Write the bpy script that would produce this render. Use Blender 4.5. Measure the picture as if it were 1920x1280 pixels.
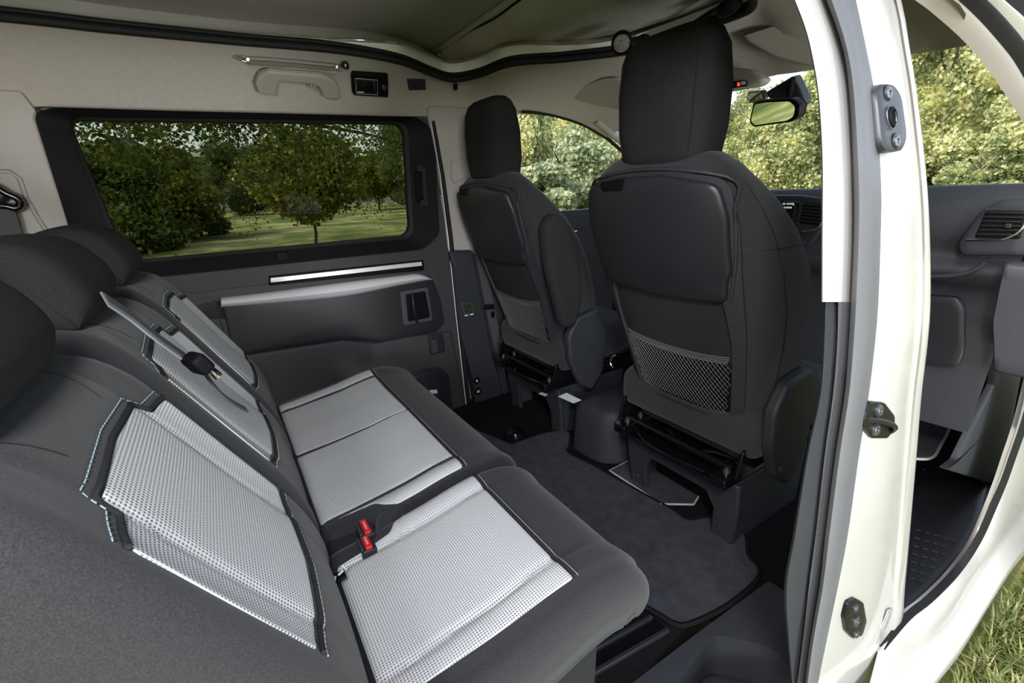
import bpy, bmesh, math, random
import numpy as np
from mathutils import Vector, Matrix
random.seed(7); rng = np.random.default_rng(7)
for o in list(bpy.data.objects): bpy.data.objects.remove(o)
SC = bpy.context.scene; COL = SC.collection
PI = math.pi
# ---------------------------------------------------------------- camera, sky, sun, flash, exposure
F = 853.0
def _cam():
    def d(p): v = np.array([p[0]-960, -(p[1]-640), -F]); return v/np.linalg.norm(v)
    X = d((2395, 275)); Z = -d((1160, 3000)); Z = Z-X*np.dot(X, Z); Z /= np.linalg.norm(Z)
    return np.array([X, np.cross(Z, X), Z])
RW = _cam(); CP = np.array([-.85, -1.095, 1.0])
cd = bpy.data.cameras.new('camera'); cam = bpy.data.objects.new('camera', cd); COL.objects.link(cam)
M = Matrix(RW.tolist()).to_4x4(); M.translation = Vector(CP.tolist()); cam.matrix_world = M
cd.sensor_width = 36; cd.lens = F/1920*36; cd.clip_start = .02; cd.clip_end = 400
SC.camera = cam
SC.view_settings.view_transform = 'Standard'; SC.view_settings.look = 'None'
SC.view_settings.gamma = 1; SC.view_settings.use_curve_mapping = False
SC.view_settings.exposure = 0.0
w = bpy.data.worlds.new('sky'); SC.world = w; w.use_nodes = True
nt = w.node_tree; bg = nt.nodes['Background']
sky = nt.nodes.new('ShaderNodeTexSky'); sky.sky_type = 'NISHITA'; sky.sun_disc = False
sky.sun_elevation = math.radians(48); sky.sun_rotation = math.radians(270); sky.air_density = 1.0; sky.dust_density = 2.5
hs = nt.nodes.new('ShaderNodeHueSaturation'); hs.inputs['Saturation'].default_value = .55
nt.links.new(sky.outputs[0], hs.inputs['Color']); nt.links.new(hs.outputs[0], bg.inputs[0]); bg.inputs[1].default_value = .42
def light(name, kind, loc, target, energy, size=.2, col=(1, 1, 1)):
    l = bpy.data.lights.new(name, kind); l.energy = energy; l.color = col
    if kind == 'AREA': l.size = size
    if kind == 'SUN': l.angle = math.radians(1.0)
    o = bpy.data.objects.new(name, l); COL.objects.link(o); o.location = loc
    o.rotation_euler = (Vector(target)-Vector(loc)).to_track_quat('-Z', 'Y').to_euler(); return o
light('sun', 'SUN', (-8, .3, 7.5), (0, 0, 0), 3.6, col=(1, .95, .86))
light('flash', 'AREA', (-1.9, -3.9, 1.2), (0.0, 0.3, .8), 68, .6)
light('near_flash', 'AREA', (-1.0, -1.40, 1.50), (-.1, 0.1, .5), 19, .22)
light('low_fill', 'AREA', (.4, -3.6, -.05), (.1, .3, 1.4), 75, .9)  # added upward fill to brighten the ceiling and roof edge, not a real source
# ---------------------------------------------------------------- picture -> plane helpers
def ray(px, py):
    v = RW @ np.array([px-960, -(py-640), -F]); return v/np.linalg.norm(v)
def P(px, py, ax, val):
    k = 'XYZ'.index(ax); d = ray(px, py); return tuple(CP+d*((val-CP[k])/d[k]))
FZ = [-1, 0, .75, 1.0, 1.27, 1.34, 1.42, 1.6]; FYV = [.79, .79, .785, .775, .75, .69, .60, .45]
NZ = [-1, 0, .4, .72, 1.0, 1.23, 1.5]; NYV = [-.86, -.85, -.84, -.82, -.775, -.715, -.62]
def yfar(z): return float(np.interp(z, FZ, FYV))
def ynear(z): return float(np.interp(z, NZ, NYV))
def WF(px, py, off=0):
    y = .77
    for _ in range(12):
        p = P(px, py, 'Y', y-off); y = .5*y+.5*yfar(p[2])
    return (p[0], p[2])
def WN(px, py, off=0):
    y = -.8
    for _ in range(30):
        p = P(px, py, 'Y', y-off); y = .7*y+.3*ynear(p[2])
    return (p[0], p[2])
def SF(x, z, off=0): return (x, yfar(z)-off, z)
def SN(x, z, off=0): return (x, ynear(z)-off, z)
def SFL(x, y, off=0): return (x, y, off)
def SXp(X): return lambda y, z, off=0: (X-off, y, z)
def SYp(Y): return lambda x, z, off=0: (x, Y-off, z)
def SZp(Z): return lambda x, y, off=0: (x, y, Z+off)
# ---------------------------------------------------------------- materials
def mat(name, col, rough=.6, metal=0, noise=0, nscale=200, bump=0, bscale=400, speck=0, spec=.5, coat=0, emit=None, sheen=0):
    m = bpy.data.materials.new(name); m.use_nodes = True; t = m.node_tree; b = t.nodes['Principled BSDF']
    b.inputs['Base Color'].default_value = (*col, 1); b.inputs['Roughness'].default_value = rough
    b.inputs['Metallic'].default_value = metal; b.inputs['Specular IOR Level'].default_value = spec
    if coat: b.inputs['Coat Weight'].default_value = coat; b.inputs['Coat Roughness'].default_value = .05
    if sheen: b.inputs['Sheen Weight'].default_value = sheen; b.inputs['Sheen Roughness'].default_value = .5
    if emit: b.inputs['Emission Color'].default_value = (*emit[0], 1); b.inputs['Emission Strength'].default_value = emit[1]
    tc = t.nodes.new('ShaderNodeTexCoord')
    if noise or speck:
        n = t.nodes.new('ShaderNodeTexNoise'); n.inputs['Scale'].default_value = nscale; n.inputs['Detail'].default_value = 4
        t.links.new(tc.outputs['Object'], n.inputs[0])
        r = t.nodes.new('ShaderNodeValToRGB'); e = r.color_ramp.elements
        e[0].position = .3; e[1].position = .72
        e[0].color = (*[c*(1-noise) for c in col], 1); e[1].color = (*[min(1, c*(1+noise)) for c in col], 1)
        if speck:
            x = r.color_ramp.elements.new(.80); x.color = (*[min(1, c*speck) for c in col], 1)
        t.links.new(n.outputs[0], r.inputs[0]); t.links.new(r.outputs[0], b.inputs['Base Color'])
    if bump:
        n2 = t.nodes.new('ShaderNodeTexNoise'); n2.inputs['Scale'].default_value = bscale; n2.inputs['Detail'].default_value = 2
        t.links.new(tc.outputs['Object'], n2.inputs[0])
        bp = t.nodes.new('ShaderNodeBump'); bp.inputs['Strength'].default_value = bump; bp.inputs['Distance'].default_value = .002
        t.links.new(n2.outputs[0], bp.inputs['Height']); t.links.new(bp.outputs[0], b.inputs['Normal'])
    return m
def glassmat(name, tint, refl=.06, rough=0.0):
    m = bpy.data.materials.new(name); m.use_nodes = True; t = m.node_tree; t.nodes.clear()
    o = t.nodes.new('ShaderNodeOutputMaterial'); tr = t.nodes.new('ShaderNodeBsdfTransparent'); tr.inputs[0].default_value = (*tint, 1)
    g = t.nodes.new('ShaderNodeBsdfGlossy'); g.inputs['Roughness'].default_value = rough
    fr = t.nodes.new('ShaderNodeMath'); fr.operation = 'MULTIPLY'; fr.inputs[1].default_value = refl; lw = t.nodes.new('ShaderNodeLayerWeight'); lw.inputs[0].default_value = .25; t.links.new(lw.outputs['Facing'], fr.inputs[0])
    mx = t.nodes.new('ShaderNodeMixShader')
    t.links.new(fr.outputs[0], mx.inputs[0]); t.links.new(tr.outputs[0], mx.inputs[1]); t.links.new(g.outputs[0], mx.inputs[2]); t.links.new(mx.outputs[0], o.inputs[0])
    return m
def N(t, op, a, b=None, c=None):
    n = t.nodes.new('ShaderNodeMath'); n.operation = op
    for i, v in enumerate((a, b, c)):
        if v is None: continue
        if isinstance(v, (int, float)): n.inputs[i].default_value = v
        else: t.links.new(v, n.inputs[i])
    return n.outputs[0]
def weave(name, period=.0042, lo=(.13, .13, .135), hi=(.60, .60, .61)):
    """woven two-tone check: grey dots in a pale grid, its contrast changing in broad bands of the weave"""
    m = bpy.data.materials.new(name); m.use_nodes = True; t = m.node_tree; b = t.nodes['Principled BSDF']
    b.inputs['Roughness'].default_value = .95; b.inputs['Specular IOR Level'].default_value = .15
    uv = t.nodes.new('ShaderNodeUVMap'); s = t.nodes.new('ShaderNodeSeparateXYZ'); t.links.new(uv.outputs[0], s.inputs[0])
    u, v = s.outputs[0], s.outputs[1]; k = 2*PI/period
    su = N(t, 'SINE', N(t, 'MULTIPLY', u, k)); sv = N(t, 'SINE', N(t, 'MULTIPLY', v, k))
    cu = N(t, 'MULTIPLY_ADD', su, .5, .5); cv = N(t, 'MULTIPLY_ADD', sv, .5, .5)
    dots = N(t, 'MULTIPLY', cu, cv)
    fine = N(t, 'SINE', N(t, 'MULTIPLY', N(t, 'ADD', u, v), k*2.0))
    dots = N(t, 'ADD', dots, N(t, 'MULTIPLY', fine, .10))
    band = N(t, 'MULTIPLY_ADD', N(t, 'SINE', N(t, 'MULTIPLY', v, 2*PI/.16)), .22, .85)
    band2 = N(t, 'MULTIPLY_ADD', N(t, 'SINE', N(t, 'MULTIPLY', u, 2*PI/.19)), .15, .8)
    a = N(t, 'MULTIPLY', N(t, 'MULTIPLY', band, band2), 1.5)
    f = N(t, 'POWER', N(t, 'MAXIMUM', dots, .001), .8)
    f = N(t, 'ADD', N(t, 'MULTIPLY', N(t, 'SUBTRACT', f, .4), a), .42)
    mx = t.nodes.new('ShaderNodeMix'); mx.data_type = 'RGBA'; mx.clamp_factor = True
    mx.inputs[6].default_value = (*hi, 1); mx.inputs[7].default_value = (*lo, 1)
    t.links.new(f, mx.inputs[0]); t.links.new(mx.outputs[2], b.inputs['Base Color'])
    bp = t.nodes.new('ShaderNodeBump'); bp.inputs['Strength'].default_value = .35; bp.inputs['Distance'].default_value = .0015; bp.invert = True
    t.links.new(dots, bp.inputs['Height']); t.links.new(bp.outputs[0], b.inputs['Normal'])
    return m
MT = {}
MT['fab'] = mat('dark_knit_fabric', (.025, .025, .027), .95, noise=.35, nscale=650, bump=.35, bscale=900, speck=2.6, spec=.2, sheen=.12)
MT['fabh'] = mat('dark_headrest_knit', (.018, .018, .019), .95, noise=.3, nscale=650, bump=.3, bscale=900, speck=2.4, spec=.15)
MT['fab2'] = mat('plain_dark_fabric', (.020, .020, .022), .95, noise=.2, nscale=500, bump=.2, bscale=800, spec=.2)
MT['light'] = weave('pale_woven_check_fabric')
MT['carpet'] = mat('charcoal_velour_carpet', (.036, .038, .046), 1, noise=.25, nscale=30, bump=.4, bscale=1200, spec=.1, sheen=.08)
MT['carpetd'] = mat('black_floor_carpet', (.008, .008, .009), 1, noise=.4, nscale=400, bump=.5, bscale=900, speck=5, spec=.1)
MT['plas'] = mat('dark_grey_grained_plastic', (.024, .026, .031), .55, noise=.05, nscale=40, bump=.25, bscale=500, spec=.4)
MT['plas2'] = mat('charcoal_smooth_plastic', (.016, .017, .020), .42, bump=.1, bscale=700, spec=.4)
MT['door'] = mat('door_panel_grey_plastic', (.036, .036, .038), .6, noise=.06, nscale=30, bump=.2, bscale=600, spec=.35)
MT['black'] = mat('black_plastic', (.004, .004, .005), .6, spec=.12)
MT['rub'] = mat('black_rubber', (.006, .006, .006), .7, bump=.2, bscale=300, spec=.35)
MT['gloss'] = mat('glossy_black_painted_steel', (.004, .004, .005), .16, spec=.6, bump=.05, bscale=60)
MT['grey'] = mat('grey_rubber_seal', (.11, .113, .122), .5, noise=.04, nscale=15, spec=.4)
MT['greyd'] = mat('grained_dark_trim', (.055, .056, .062), .6, bump=.6, bscale=260, spec=.4)
MT['paint'] = mat('cream_white_car_paint', (.52, .51, .48), .25, coat=.6, spec=.5, noise=.02, nscale=4)
MT['white'] = mat('white_painted_metal', (.88, .87, .85), .35, coat=.3)
MT['beige'] = mat('greige_headliner_cloth', (.45, .408, .37), .95, noise=.05, nscale=60, bump=.15, bscale=900, spec=.15)
MT['beigep'] = mat('greige_moulded_plastic', (.38, .345, .31), .55, bump=.1, bscale=700, spec=.35)
MT['liner'] = mat('pale_grey_trim_cloth', (.36, .355, .35), .9, noise=.05, nscale=500, bump=.3, bscale=900, spec=.2)
MT['pill'] = mat('pale_grey_pillar_plastic', (.39, .36, .34), .6, bump=.1, bscale=700, spec=.3)
MT['canvas'] = mat('olive_grey_canvas', (.44, .42, .36), .85, noise=.08, nscale=60, bump=.25, bscale=900, spec=.2)
MT['bed'] = mat('grey_brown_felt_board', (.30, .28, .25), .95, noise=.08, nscale=200, bump=.2, bscale=700, spec=.1)
MT['silver'] = mat('satin_aluminium', (.75, .75, .77), .35, metal=.25)
MT['chrome'] = mat('polished_chrome', (.8, .8, .8), .12, metal=1)
MT['steel'] = mat('dark_steel_bolt', (.16, .165, .18), .35, metal=.8)
MT['hw'] = mat('black_coated_steel', (.006, .006, .007), .38, spec=.3)
MT['hard'] = mat('grey_painted_bracket', (.040, .042, .050), .4, metal=.2, spec=.5)
MT['red'] = mat('red_buckle_plastic', (.62, .015, .02), .35, spec=.5)
MT['redl'] = mat('red_indicator_lamp', (.5, .02, .01), .4, emit=((1, .06, .02), 1.6))
MT['lcd'] = mat('green_liquid_crystal', (.10, .16, .09), .3)
MT['lcdd'] = mat('dark_display_segment', (.01, .03, .015), .4)
MT['screen'] = mat('dark_screen_glass', (.006, .006, .008), .12, spec=.6)
MT['scrlit'] = mat('screen_pixels', (.5, .5, .48), .4, emit=((.85, .85, .8), .25))
MT['scryel'] = mat('yellow_screen_pixels', (.6, .5, .2), .4, emit=((.95, .8, .4), .8))
MT['label'] = mat('white_paper_label', (.78, .80, .86), .6, noise=.1, nscale=300)
MT['labelp'] = mat('pink_paper_label', (.65, .42, .42), .6, noise=.3, nscale=500)
MT['foil'] = mat('clear_silver_sticker', (.46, .47, .48), .2, metal=.2, noise=.3, nscale=120)
MT['stitch'] = mat('pale_blue_thread', (.27, .36, .40), .7)
MT['stitchw'] = mat('white_thread', (.42, .42, .40), .7)
MT['stitchd'] = mat('dark_thread', (.008, .008, .009), .7)
MT['lpipe'] = mat('light_grey_edging', (.40, .40, .42), .6)
MT['web'] = mat('charcoal_belt_webbing', (.055, .055, .062), .7, noise=.15, nscale=900, bump=.3, bscale=1200)
MT['webl'] = mat('grey_belt_edge_webbing', (.17, .17, .18), .7)
MT['cord'] = mat('grey_net_cord', (.11, .11, .105), .6)
MT['mirror'] = mat('mirror_glass', (.85, .88, .86), .02, metal=1)
MT['clear'] = glassmat('clear_acrylic', (.88, .88, .86), rough=.08)
MT['tint'] = glassmat('tinted_privacy_glass', (.36, .37, .31))
MT['wglass'] = glassmat('clear_window_glass', (.95, .96, .93))
MT['lens'] = mat('ribbed_lamp_lens', (.35, .33, .30), .2, noise=.6, nscale=300, spec=.6)
# ---------------------------------------------------------------- object helpers
def tag(o, label=None, cat=None, group=None, kind=None):
    if label: o['label'] = label
    if cat: o['category'] = cat
    if group: o['group'] = group
    if kind: o['kind'] = kind
    return o
def thing(name, label, cat, loc=(0, 0, 0), group=None):
    o = bpy.data.objects.new(name, None); COL.objects.link(o); o.location = loc; o.empty_display_size = .05
    return tag(o, label, cat, group)
def struct(name, loc=(0, 0, 0), label=None):
    o = bpy.data.objects.new(name, None); COL.objects.link(o); o.location = loc; o['kind'] = 'structure'
    if label: o['label'] = label
    return o
def wloc(p):
    v = Vector((0, 0, 0))
    while p is not None: v += p.location; p = p.parent
    return v
def mesh(name, vs, fs, m, parent=None, smooth=True, uvs=None, bev=0, sub=0, autos=None, fix=True):
    me = bpy.data.meshes.new(name)
    off = wloc(parent)
    vs = [(v[0]-off.x, v[1]-off.y, v[2]-off.z) for v in vs]
    me.from_pydata([tuple(map(float, v)) for v in vs], [], fs)
    if uvs is not None:
        l = me.uv_layers.new(name='UVMap')
        for lp in me.loops: l.data[lp.index].uv = uvs[lp.vertex_index]
    if fix:
        b = bmesh.new(); b.from_mesh(me)
        bmesh.ops.remove_doubles(b, verts=b.verts, dist=1e-6) if uvs is None else None
        bmesh.ops.recalc_face_normals(b, faces=b.faces); b.to_mesh(me); b.free()
    if smooth:
        for p in me.polygons: p.use_smooth = True
        if autos is not None and hasattr(me, 'set_sharp_from_angle'): me.set_sharp_from_angle(angle=math.radians(autos))
    o = bpy.data.objects.new(name, me); COL.objects.link(o); o.data.materials.append(m)
    if parent: o.parent = parent
    if bev:
        q = o.modifiers.new('bevel', 'BEVEL'); q.width = bev; q.segments = 3; q.limit_method = 'ANGLE'; q.angle_limit = math.radians(40)
    if sub:
        q = o.modifiers.new('sub', 'SUBSURF'); q.levels = sub; q.render_levels = sub
    return o
def catm(pts, n=6, closed=False):
    pts = [np.array(p, float) for p in pts]; out = []; L = len(pts)
    rg = range(L if closed else L-1)
    for i in rg:
        if closed: a, b, c, d = pts[(i-1) % L], pts[i], pts[(i+1) % L], pts[(i+2) % L]
        else: a, b, c, d = pts[max(i-1, 0)], pts[i], pts[i+1], pts[min(i+2, L-1)]
        for k in range(n):
            t = k/n
            out.append(.5*((2*b)+(-a+c)*t+(2*a-5*b+4*c-d)*t*t+(-a+3*b-3*c+d)*t**3))
    if not closed: out.append(pts[-1])
    return out
def rnd(pts, r, seg=4):
    """round every corner of a closed polygon; r a number or one per corner"""
    L = len(pts); out = []; pts = [np.array(p, float) for p in pts]
    for i in range(L):
        ri = r[i] if isinstance(r, (list, tuple)) else r
        p, a, b = pts[i], pts[i-1], pts[(i+1) % L]
        da, db = a-p, b-p; la, lb = np.linalg.norm(da), np.linalg.norm(db)
        k = min(ri, la*.45, lb*.45)
        if k < 1e-6: out.append(p); continue
        p0, p1 = p+da/la*k, p+db/lb*k
        for s in range(seg+1):
            t = s/seg; out.append((1-t)**2*p0+2*t*(1-t)*p+t*t*p1)
    return out
def resamp(pts, d):
    out = []; L = len(pts)
    for i in range(L):
        a, b = np.array(pts[i], float), np.array(pts[(i+1) % L], float); n = max(1, int(np.linalg.norm(b-a)/d))
        for k in range(n): out.append(a+(b-a)*k/n)
    return out
def patch(name, outline, S, m, parent=None, lift=.004, bevel=.003, rings=5, d=.02, crown=0, base=0, uv=True, bev=0, center=None, smooth=True):
    """a raised panel that follows surface S(u,v,offset); outline in (u,v)"""
    pts = resamp(outline, d); n = len(pts)
    c = np.array(center if center is not None else np.mean(pts, axis=0), float)
    R = np.mean([np.linalg.norm(p-c) for p in pts])
    s1 = max(.3, 1-bevel/R); s05 = 1-(1-s1)*.3
    lev = [(1, base), (1, base+lift*.55), (s05, base+lift*.9), (s1, base+lift)]
    for k in range(1, rings): 
        s = s1*(1-k/rings); lev.append((s, base+lift+crown*(1-(s/s1)**2)))
    vs = []; uvs = []
    for s, off in lev:
        for p in pts:
            q = c+(p-c)*s; vs.append(S(q[0], q[1], off)); uvs.append((q[0], q[1]))
    vs.append(S(c[0], c[1], base+lift+crown)); uvs.append((c[0], c[1]))
    fs = []
    for k in range(len(lev)-1):
        for i in range(n):
            j = (i+1) % n; fs.append((k*n+i, k*n+j, (k+1)*n+j, (k+1)*n+i))
    k = len(lev)-1
    for i in range(n): fs.append((k*n+i, k*n+(i+1) % n, len(vs)-1))
    return mesh(name, vs, fs, m, parent, smooth=smooth, uvs=uvs if uv else None, bev=bev, autos=50)
def hit(c, ang, poly):
    dx, dy = math.cos(ang), math.sin(ang); best = 0
    L = len(poly)
    for i in range(L):
        ax, ay = poly[i][0]-c[0], poly[i][1]-c[1]; bx, by = poly[(i+1) % L][0]-c[0], poly[(i+1) % L][1]-c[1]
        ex, ey = bx-ax, by-ay; den = dx*ey-dy*ex
        if abs(den) < 1e-12: continue
        t = (ax*ey-ay*ex)/den; s = (ax*dy-ay*dx)/den
        if t > 0 and -1e-9 <= s <= 1+1e-9: best = max(best, t)
    return best
def ring(name, outer, inner, S, m, parent=None, lo=.0, hi=.01, li=None, n=160, bands=3, bev=0, smooth=True, inner_base=0):
    """a flat frame between two outlines, on surface S; lo = base offset, hi = face offset at the outer edge, li at the inner"""
    c = np.mean(inner, axis=0); li = hi if li is None else li
    angs = sorted([2*PI*i/n for i in range(n)]+[math.atan2(p[1]-c[1], p[0]-c[0]) % (2*PI) for p in list(outer)+list(inner)])
    a2 = [];
    for a in angs:
        if not a2 or a-a2[-1] > 1e-4: a2.append(a)
    angs = a2; n = len(angs)
    rows = []
    for k in range(bands+1):
        rows.append((k/bands, lo if False else None))
    vs = []
    def row(f, off): 
        for a in angs:
            ro, ri = hit(c, a, outer), hit(c, a, inner); r = ro+(ri-ro)*f
            vs.append(S(c[0]+r*math.cos(a), c[1]+r*math.sin(a), off))
    row(0, lo)
    for k in range(bands+1): row(k/bands, hi+(li-hi)*k/bands)
    row(1, inner_base if inner_base is not None else lo)
    fs = []
    for k in range(bands+2):
        for i in range(n):
            j = (i+1) % n; fs.append((k*n+i, k*n+j, (k+1)*n+j, (k+1)*n+i))
    return mesh(name, vs, fs, m, parent, smooth=smooth, bev=bev, autos=40)
def tube(name, pts, r, m, parent=None, n=8, closed=False, flat=1.0, up=None, taper=None, caps=True):
    pts = [Vector([float(c) for c in p]) for p in pts]; L = len(pts); vs = []; fs = []
    prev = None
    for i, p in enumerate(pts):
        a = pts[(i-1) % L] if closed or i > 0 else p; b = pts[(i+1) % L] if closed or i < L-1 else p
        t = (b-a).normalized()
        if up is not None: x = Vector(up).cross(t)
        elif prev is None: x = t.orthogonal()
        else: x = prev-t*prev.dot(t)
        x.normalize(); prev = x; y = t.cross(x)
        rr = r*(taper[i] if taper else 1)
        for k in range(n):
            an = 2*PI*k/n; vs.append(p+x*rr*math.cos(an)+y*rr*flat*math.sin(an))
    for i in range(L if closed else L-1):
        j = (i+1) % L
        for k in range(n): fs.append((i*n+k, i*n+(k+1) % n, j*n+(k+1) % n, j*n+k))
    if not closed and caps: fs.append(tuple(range(n))); fs.append(tuple((L-1)*n+k for k in range(n)))
    return mesh(name, vs, fs, m, parent, autos=60)
def loft(name, rows, m, parent=None, closed=False, capped=False, smooth=True, bev=0, uvs=None, autos=50, sub=0):
    n = len(rows[0]); vs = [v for r in rows for v in r]; fs = []
    for i in range(len(rows)-1):
        for k in range(n if closed else n-1):
            kk = (k+1) % n; fs.append((i*n+k, i*n+kk, (i+1)*n+kk, (i+1)*n+k))
    if capped: fs.append(tuple(range(n))); fs.append(tuple((len(rows)-1)*n+k for k in range(n)))
    return mesh(name, vs, fs, m, parent, smooth=smooth, bev=bev, uvs=uvs, autos=autos, sub=sub)
def ribbon(name, pts, wdir, wd, th, m, parent=None, bev=0):
    """a flat strap of width wd along wdir and thickness th"""
    pts = [Vector([float(c) for c in p]) for p in pts]; W = [Vector(wdir).normalized()]*len(pts) if not isinstance(wdir, list) else [Vector(x).normalized() for x in wdir]
    rows = []
    for i, p in enumerate(pts):
        t = (pts[min(i+1, len(pts)-1)]-pts[max(i-1, 0)]).normalized(); w_ = (W[i]-t*W[i].dot(t)).normalized(); nn = t.cross(w_)
        rows.append([p-w_*wd/2-nn*th/2, p+w_*wd/2-nn*th/2, p+w_*wd/2+nn*th/2, p-w_*wd/2+nn*th/2])
    return loft(name, rows, m, parent, closed=True, capped=True, bev=bev, autos=30)
def box(name, c, s, m, parent=None, rz=0, bev=.004, rx=0, ry=0, taper=1):
    R_ = Matrix.Rotation(rz, 3, 'Z') @ Matrix.Rotation(ry, 3, 'Y') @ Matrix.Rotation(rx, 3, 'X'); vs = []
    for z in (-1, 1):
        for x, y in ((-1, -1), (1, -1), (1, 1), (-1, 1)):
            k = taper if z > 0 else 1
            vs.append(Vector(c)+R_ @ Vector((x*s[0]/2*k, y*s[1]/2*k, z*s[2]/2)))
    fs = [(0, 1, 2, 3), (4, 5, 6, 7), (0, 1, 5, 4), (1, 2, 6, 5), (2, 3, 7, 6), (3, 0, 4, 7)]
    return mesh(name, vs, fs, m, parent, bev=bev, autos=40)
def prism(name, pts3, vec, m, parent=None, bev=.003, smooth=True):
    n = len(pts3); v = Vector(vec); a = [Vector([float(c) for c in p]) for p in pts3]; vs = a+[p+v for p in a]
    fs = [tuple(range(n)), tuple(range(2*n-1, n-1, -1))]+[(i, (i+1) % n, n+(i+1) % n, n+i) for i in range(n)]
    return mesh(name, vs, fs, m, parent, bev=bev, smooth=smooth, autos=40)
def lathe(name, c, axis, prof, m, parent=None, n=20):
    """prof: (radius, height along axis)"""
    A = Vector(axis).normalized(); X = A.orthogonal().normalized(); Y = A.cross(X); C = Vector(c); rows = []
    for r, h in prof: rows.append([C+A*h+X*r*math.cos(2*PI*k/n)+Y*r*math.sin(2*PI*k/n) for k in range(n)])
    return loft(name, rows, m, parent, closed=True, capped=True, autos=35)
def dashes(name, pts, m, parent, r=.0009, dash=.006, gap=.003):
    pts = [np.array(p, float) for p in pts]; vs = []; fs = []
    acc = [0]
    for a, b in zip(pts, pts[1:]): acc.append(acc[-1]+np.linalg.norm(b-a))
    def at(s): return np.array([np.interp(s, acc, [p[k] for p in pts]) for k in range(3)])
    s = 0
    while s+dash < acc[-1]:
        a, b = at(s), at(s+dash); t = Vector((b-a).tolist()).normalized(); x = t.orthogonal().normalized(); y = t.cross(x); i0 = len(vs)
        for q in (a, b):
            for k in range(4): an = PI/2*k; vs.append(Vector(q.tolist())+x*r*math.cos(an)+y*r*math.sin(an))
        fs += [(i0+k, i0+(k+1) % 4, i0+4+(k+1) % 4, i0+4+k) for k in range(4)]+[(i0, i0+1, i0+2, i0+3), (i0+4, i0+5, i0+6, i0+7)]
        s += dash+gap
    return tag(mesh(name, vs, fs, m, parent, smooth=False, fix=False), kind='stuff')
def rrect(w, h, r, cx=0, cy=0, seg=5): return rnd([(cx-w/2, cy-h/2), (cx+w/2, cy-h/2), (cx+w/2, cy+h/2), (cx-w/2, cy+h/2)], r, seg)
def ell(a, b, cx=0, cy=0, n=24): return [(cx+a*math.cos(2*PI*k/n), cy+b*math.sin(2*PI*k/n)) for k in range(n)]
# ================================================================ THE VAN BODY
def wf(*ps): return [WF(*p) for p in ps]
def wn(*ps): return [WN(*p) for p in ps]
# ---- floor
fl = struct('floor')
PZ = lambda *ps, z=0.0: [P(a, b, 'Z', z)[:2] for a, b in ps]
rec_o = PZ((1340, 1186), (1405, 1192), (1470, 1225), (1514, 1252), (1530, 1330), (1130, 1400), (1285, 1240))
# base floor around the recessed entrance step
fo = [(-1.9, -.80), (-1.9, .80), (2.2, .80), (2.2, -.62), (.45, -.62), (.30, -.80)]
def slab(name, poly, z0, z1, m, parent): return prism(name, [(x, y, z0) for x, y in poly], (0, 0, z1-z0), m, parent, bev=0)
slab('floor_carpet', [(-1.9, -.52), (-1.9, .80), (2.2, .80), (2.2, -.60), (.42, -.60), (.25, -.80), (.02, -.80), (.02, -.60), (-.45, -.66), (-.6, -.52)], -.10, -.004, MT['carpetd'], fl)
so = PZ((1180, 1285), (1300, 1196), (1445, 1092), (1500, 1120)) 
sill_o = [P(1120, 1330, 'Z', .004)[:2], P(1300, 1192, 'Z', .004)[:2], P(1442, 1088, 'Z', .004)[:2], (.16, -.80), (-.02, -.845), (-.9, -.845), (-.9, -.72)]
rec = rnd([P(1336, 1188, 'Z', .004)[:2], P(1450, 1212, 'Z', .004)[:2], (-.035, -.835), (-.62, -.838), (-.62, -.74)], .03, 6)
ring('entrance_sill_cover', rnd(sill_o, .01, 2), rec, SFL, MT['plas'], fl, lo=-.05, hi=.004, li=.004, inner_base=-.12, bands=2)
patch('entrance_step', rec, SFL, MT['plas'], fl, base=-.13, lift=.02, bevel=.03, rings=3)
# ---- ground
gr = mesh('ground', [(-60, -60, -.56), (90, -60, -.56), (90, 90, -.56), (-60, 90, -.56)], [(0, 1, 2, 3)], None if False else MT['carpet'], None, smooth=False)
gm = mat('meadow_ground', (.115, .125, .035), 1, spec=.1); t = gm.node_tree; b = t.nodes['Principled BSDF']
tc = t.nodes.new('ShaderNodeTexCoord'); n1 = t.nodes.new('ShaderNodeTexNoise'); n1.inputs['Scale'].default_value = .35; n1.inputs['Detail'].default_value = 8; n1.inputs['Roughness'].default_value = .7
t.links.new(tc.outputs['Object'], n1.inputs[0]); r = t.nodes.new('ShaderNodeValToRGB'); e = r.color_ramp.elements
e[0].position = .38; e[0].color = (.055, .085, .018, 1); e[1].position = .62; e[1].color = (.36, .33, .17, 1); x = e.new(.5); x.color = (.15, .17, .05, 1)
t.links.new(n1.outputs[0], r.inputs[0]); t.links.new(r.outputs[0], b.inputs['Base Color'])
gr.data.materials[0] = gm; tag(gr, kind='structure')
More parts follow.
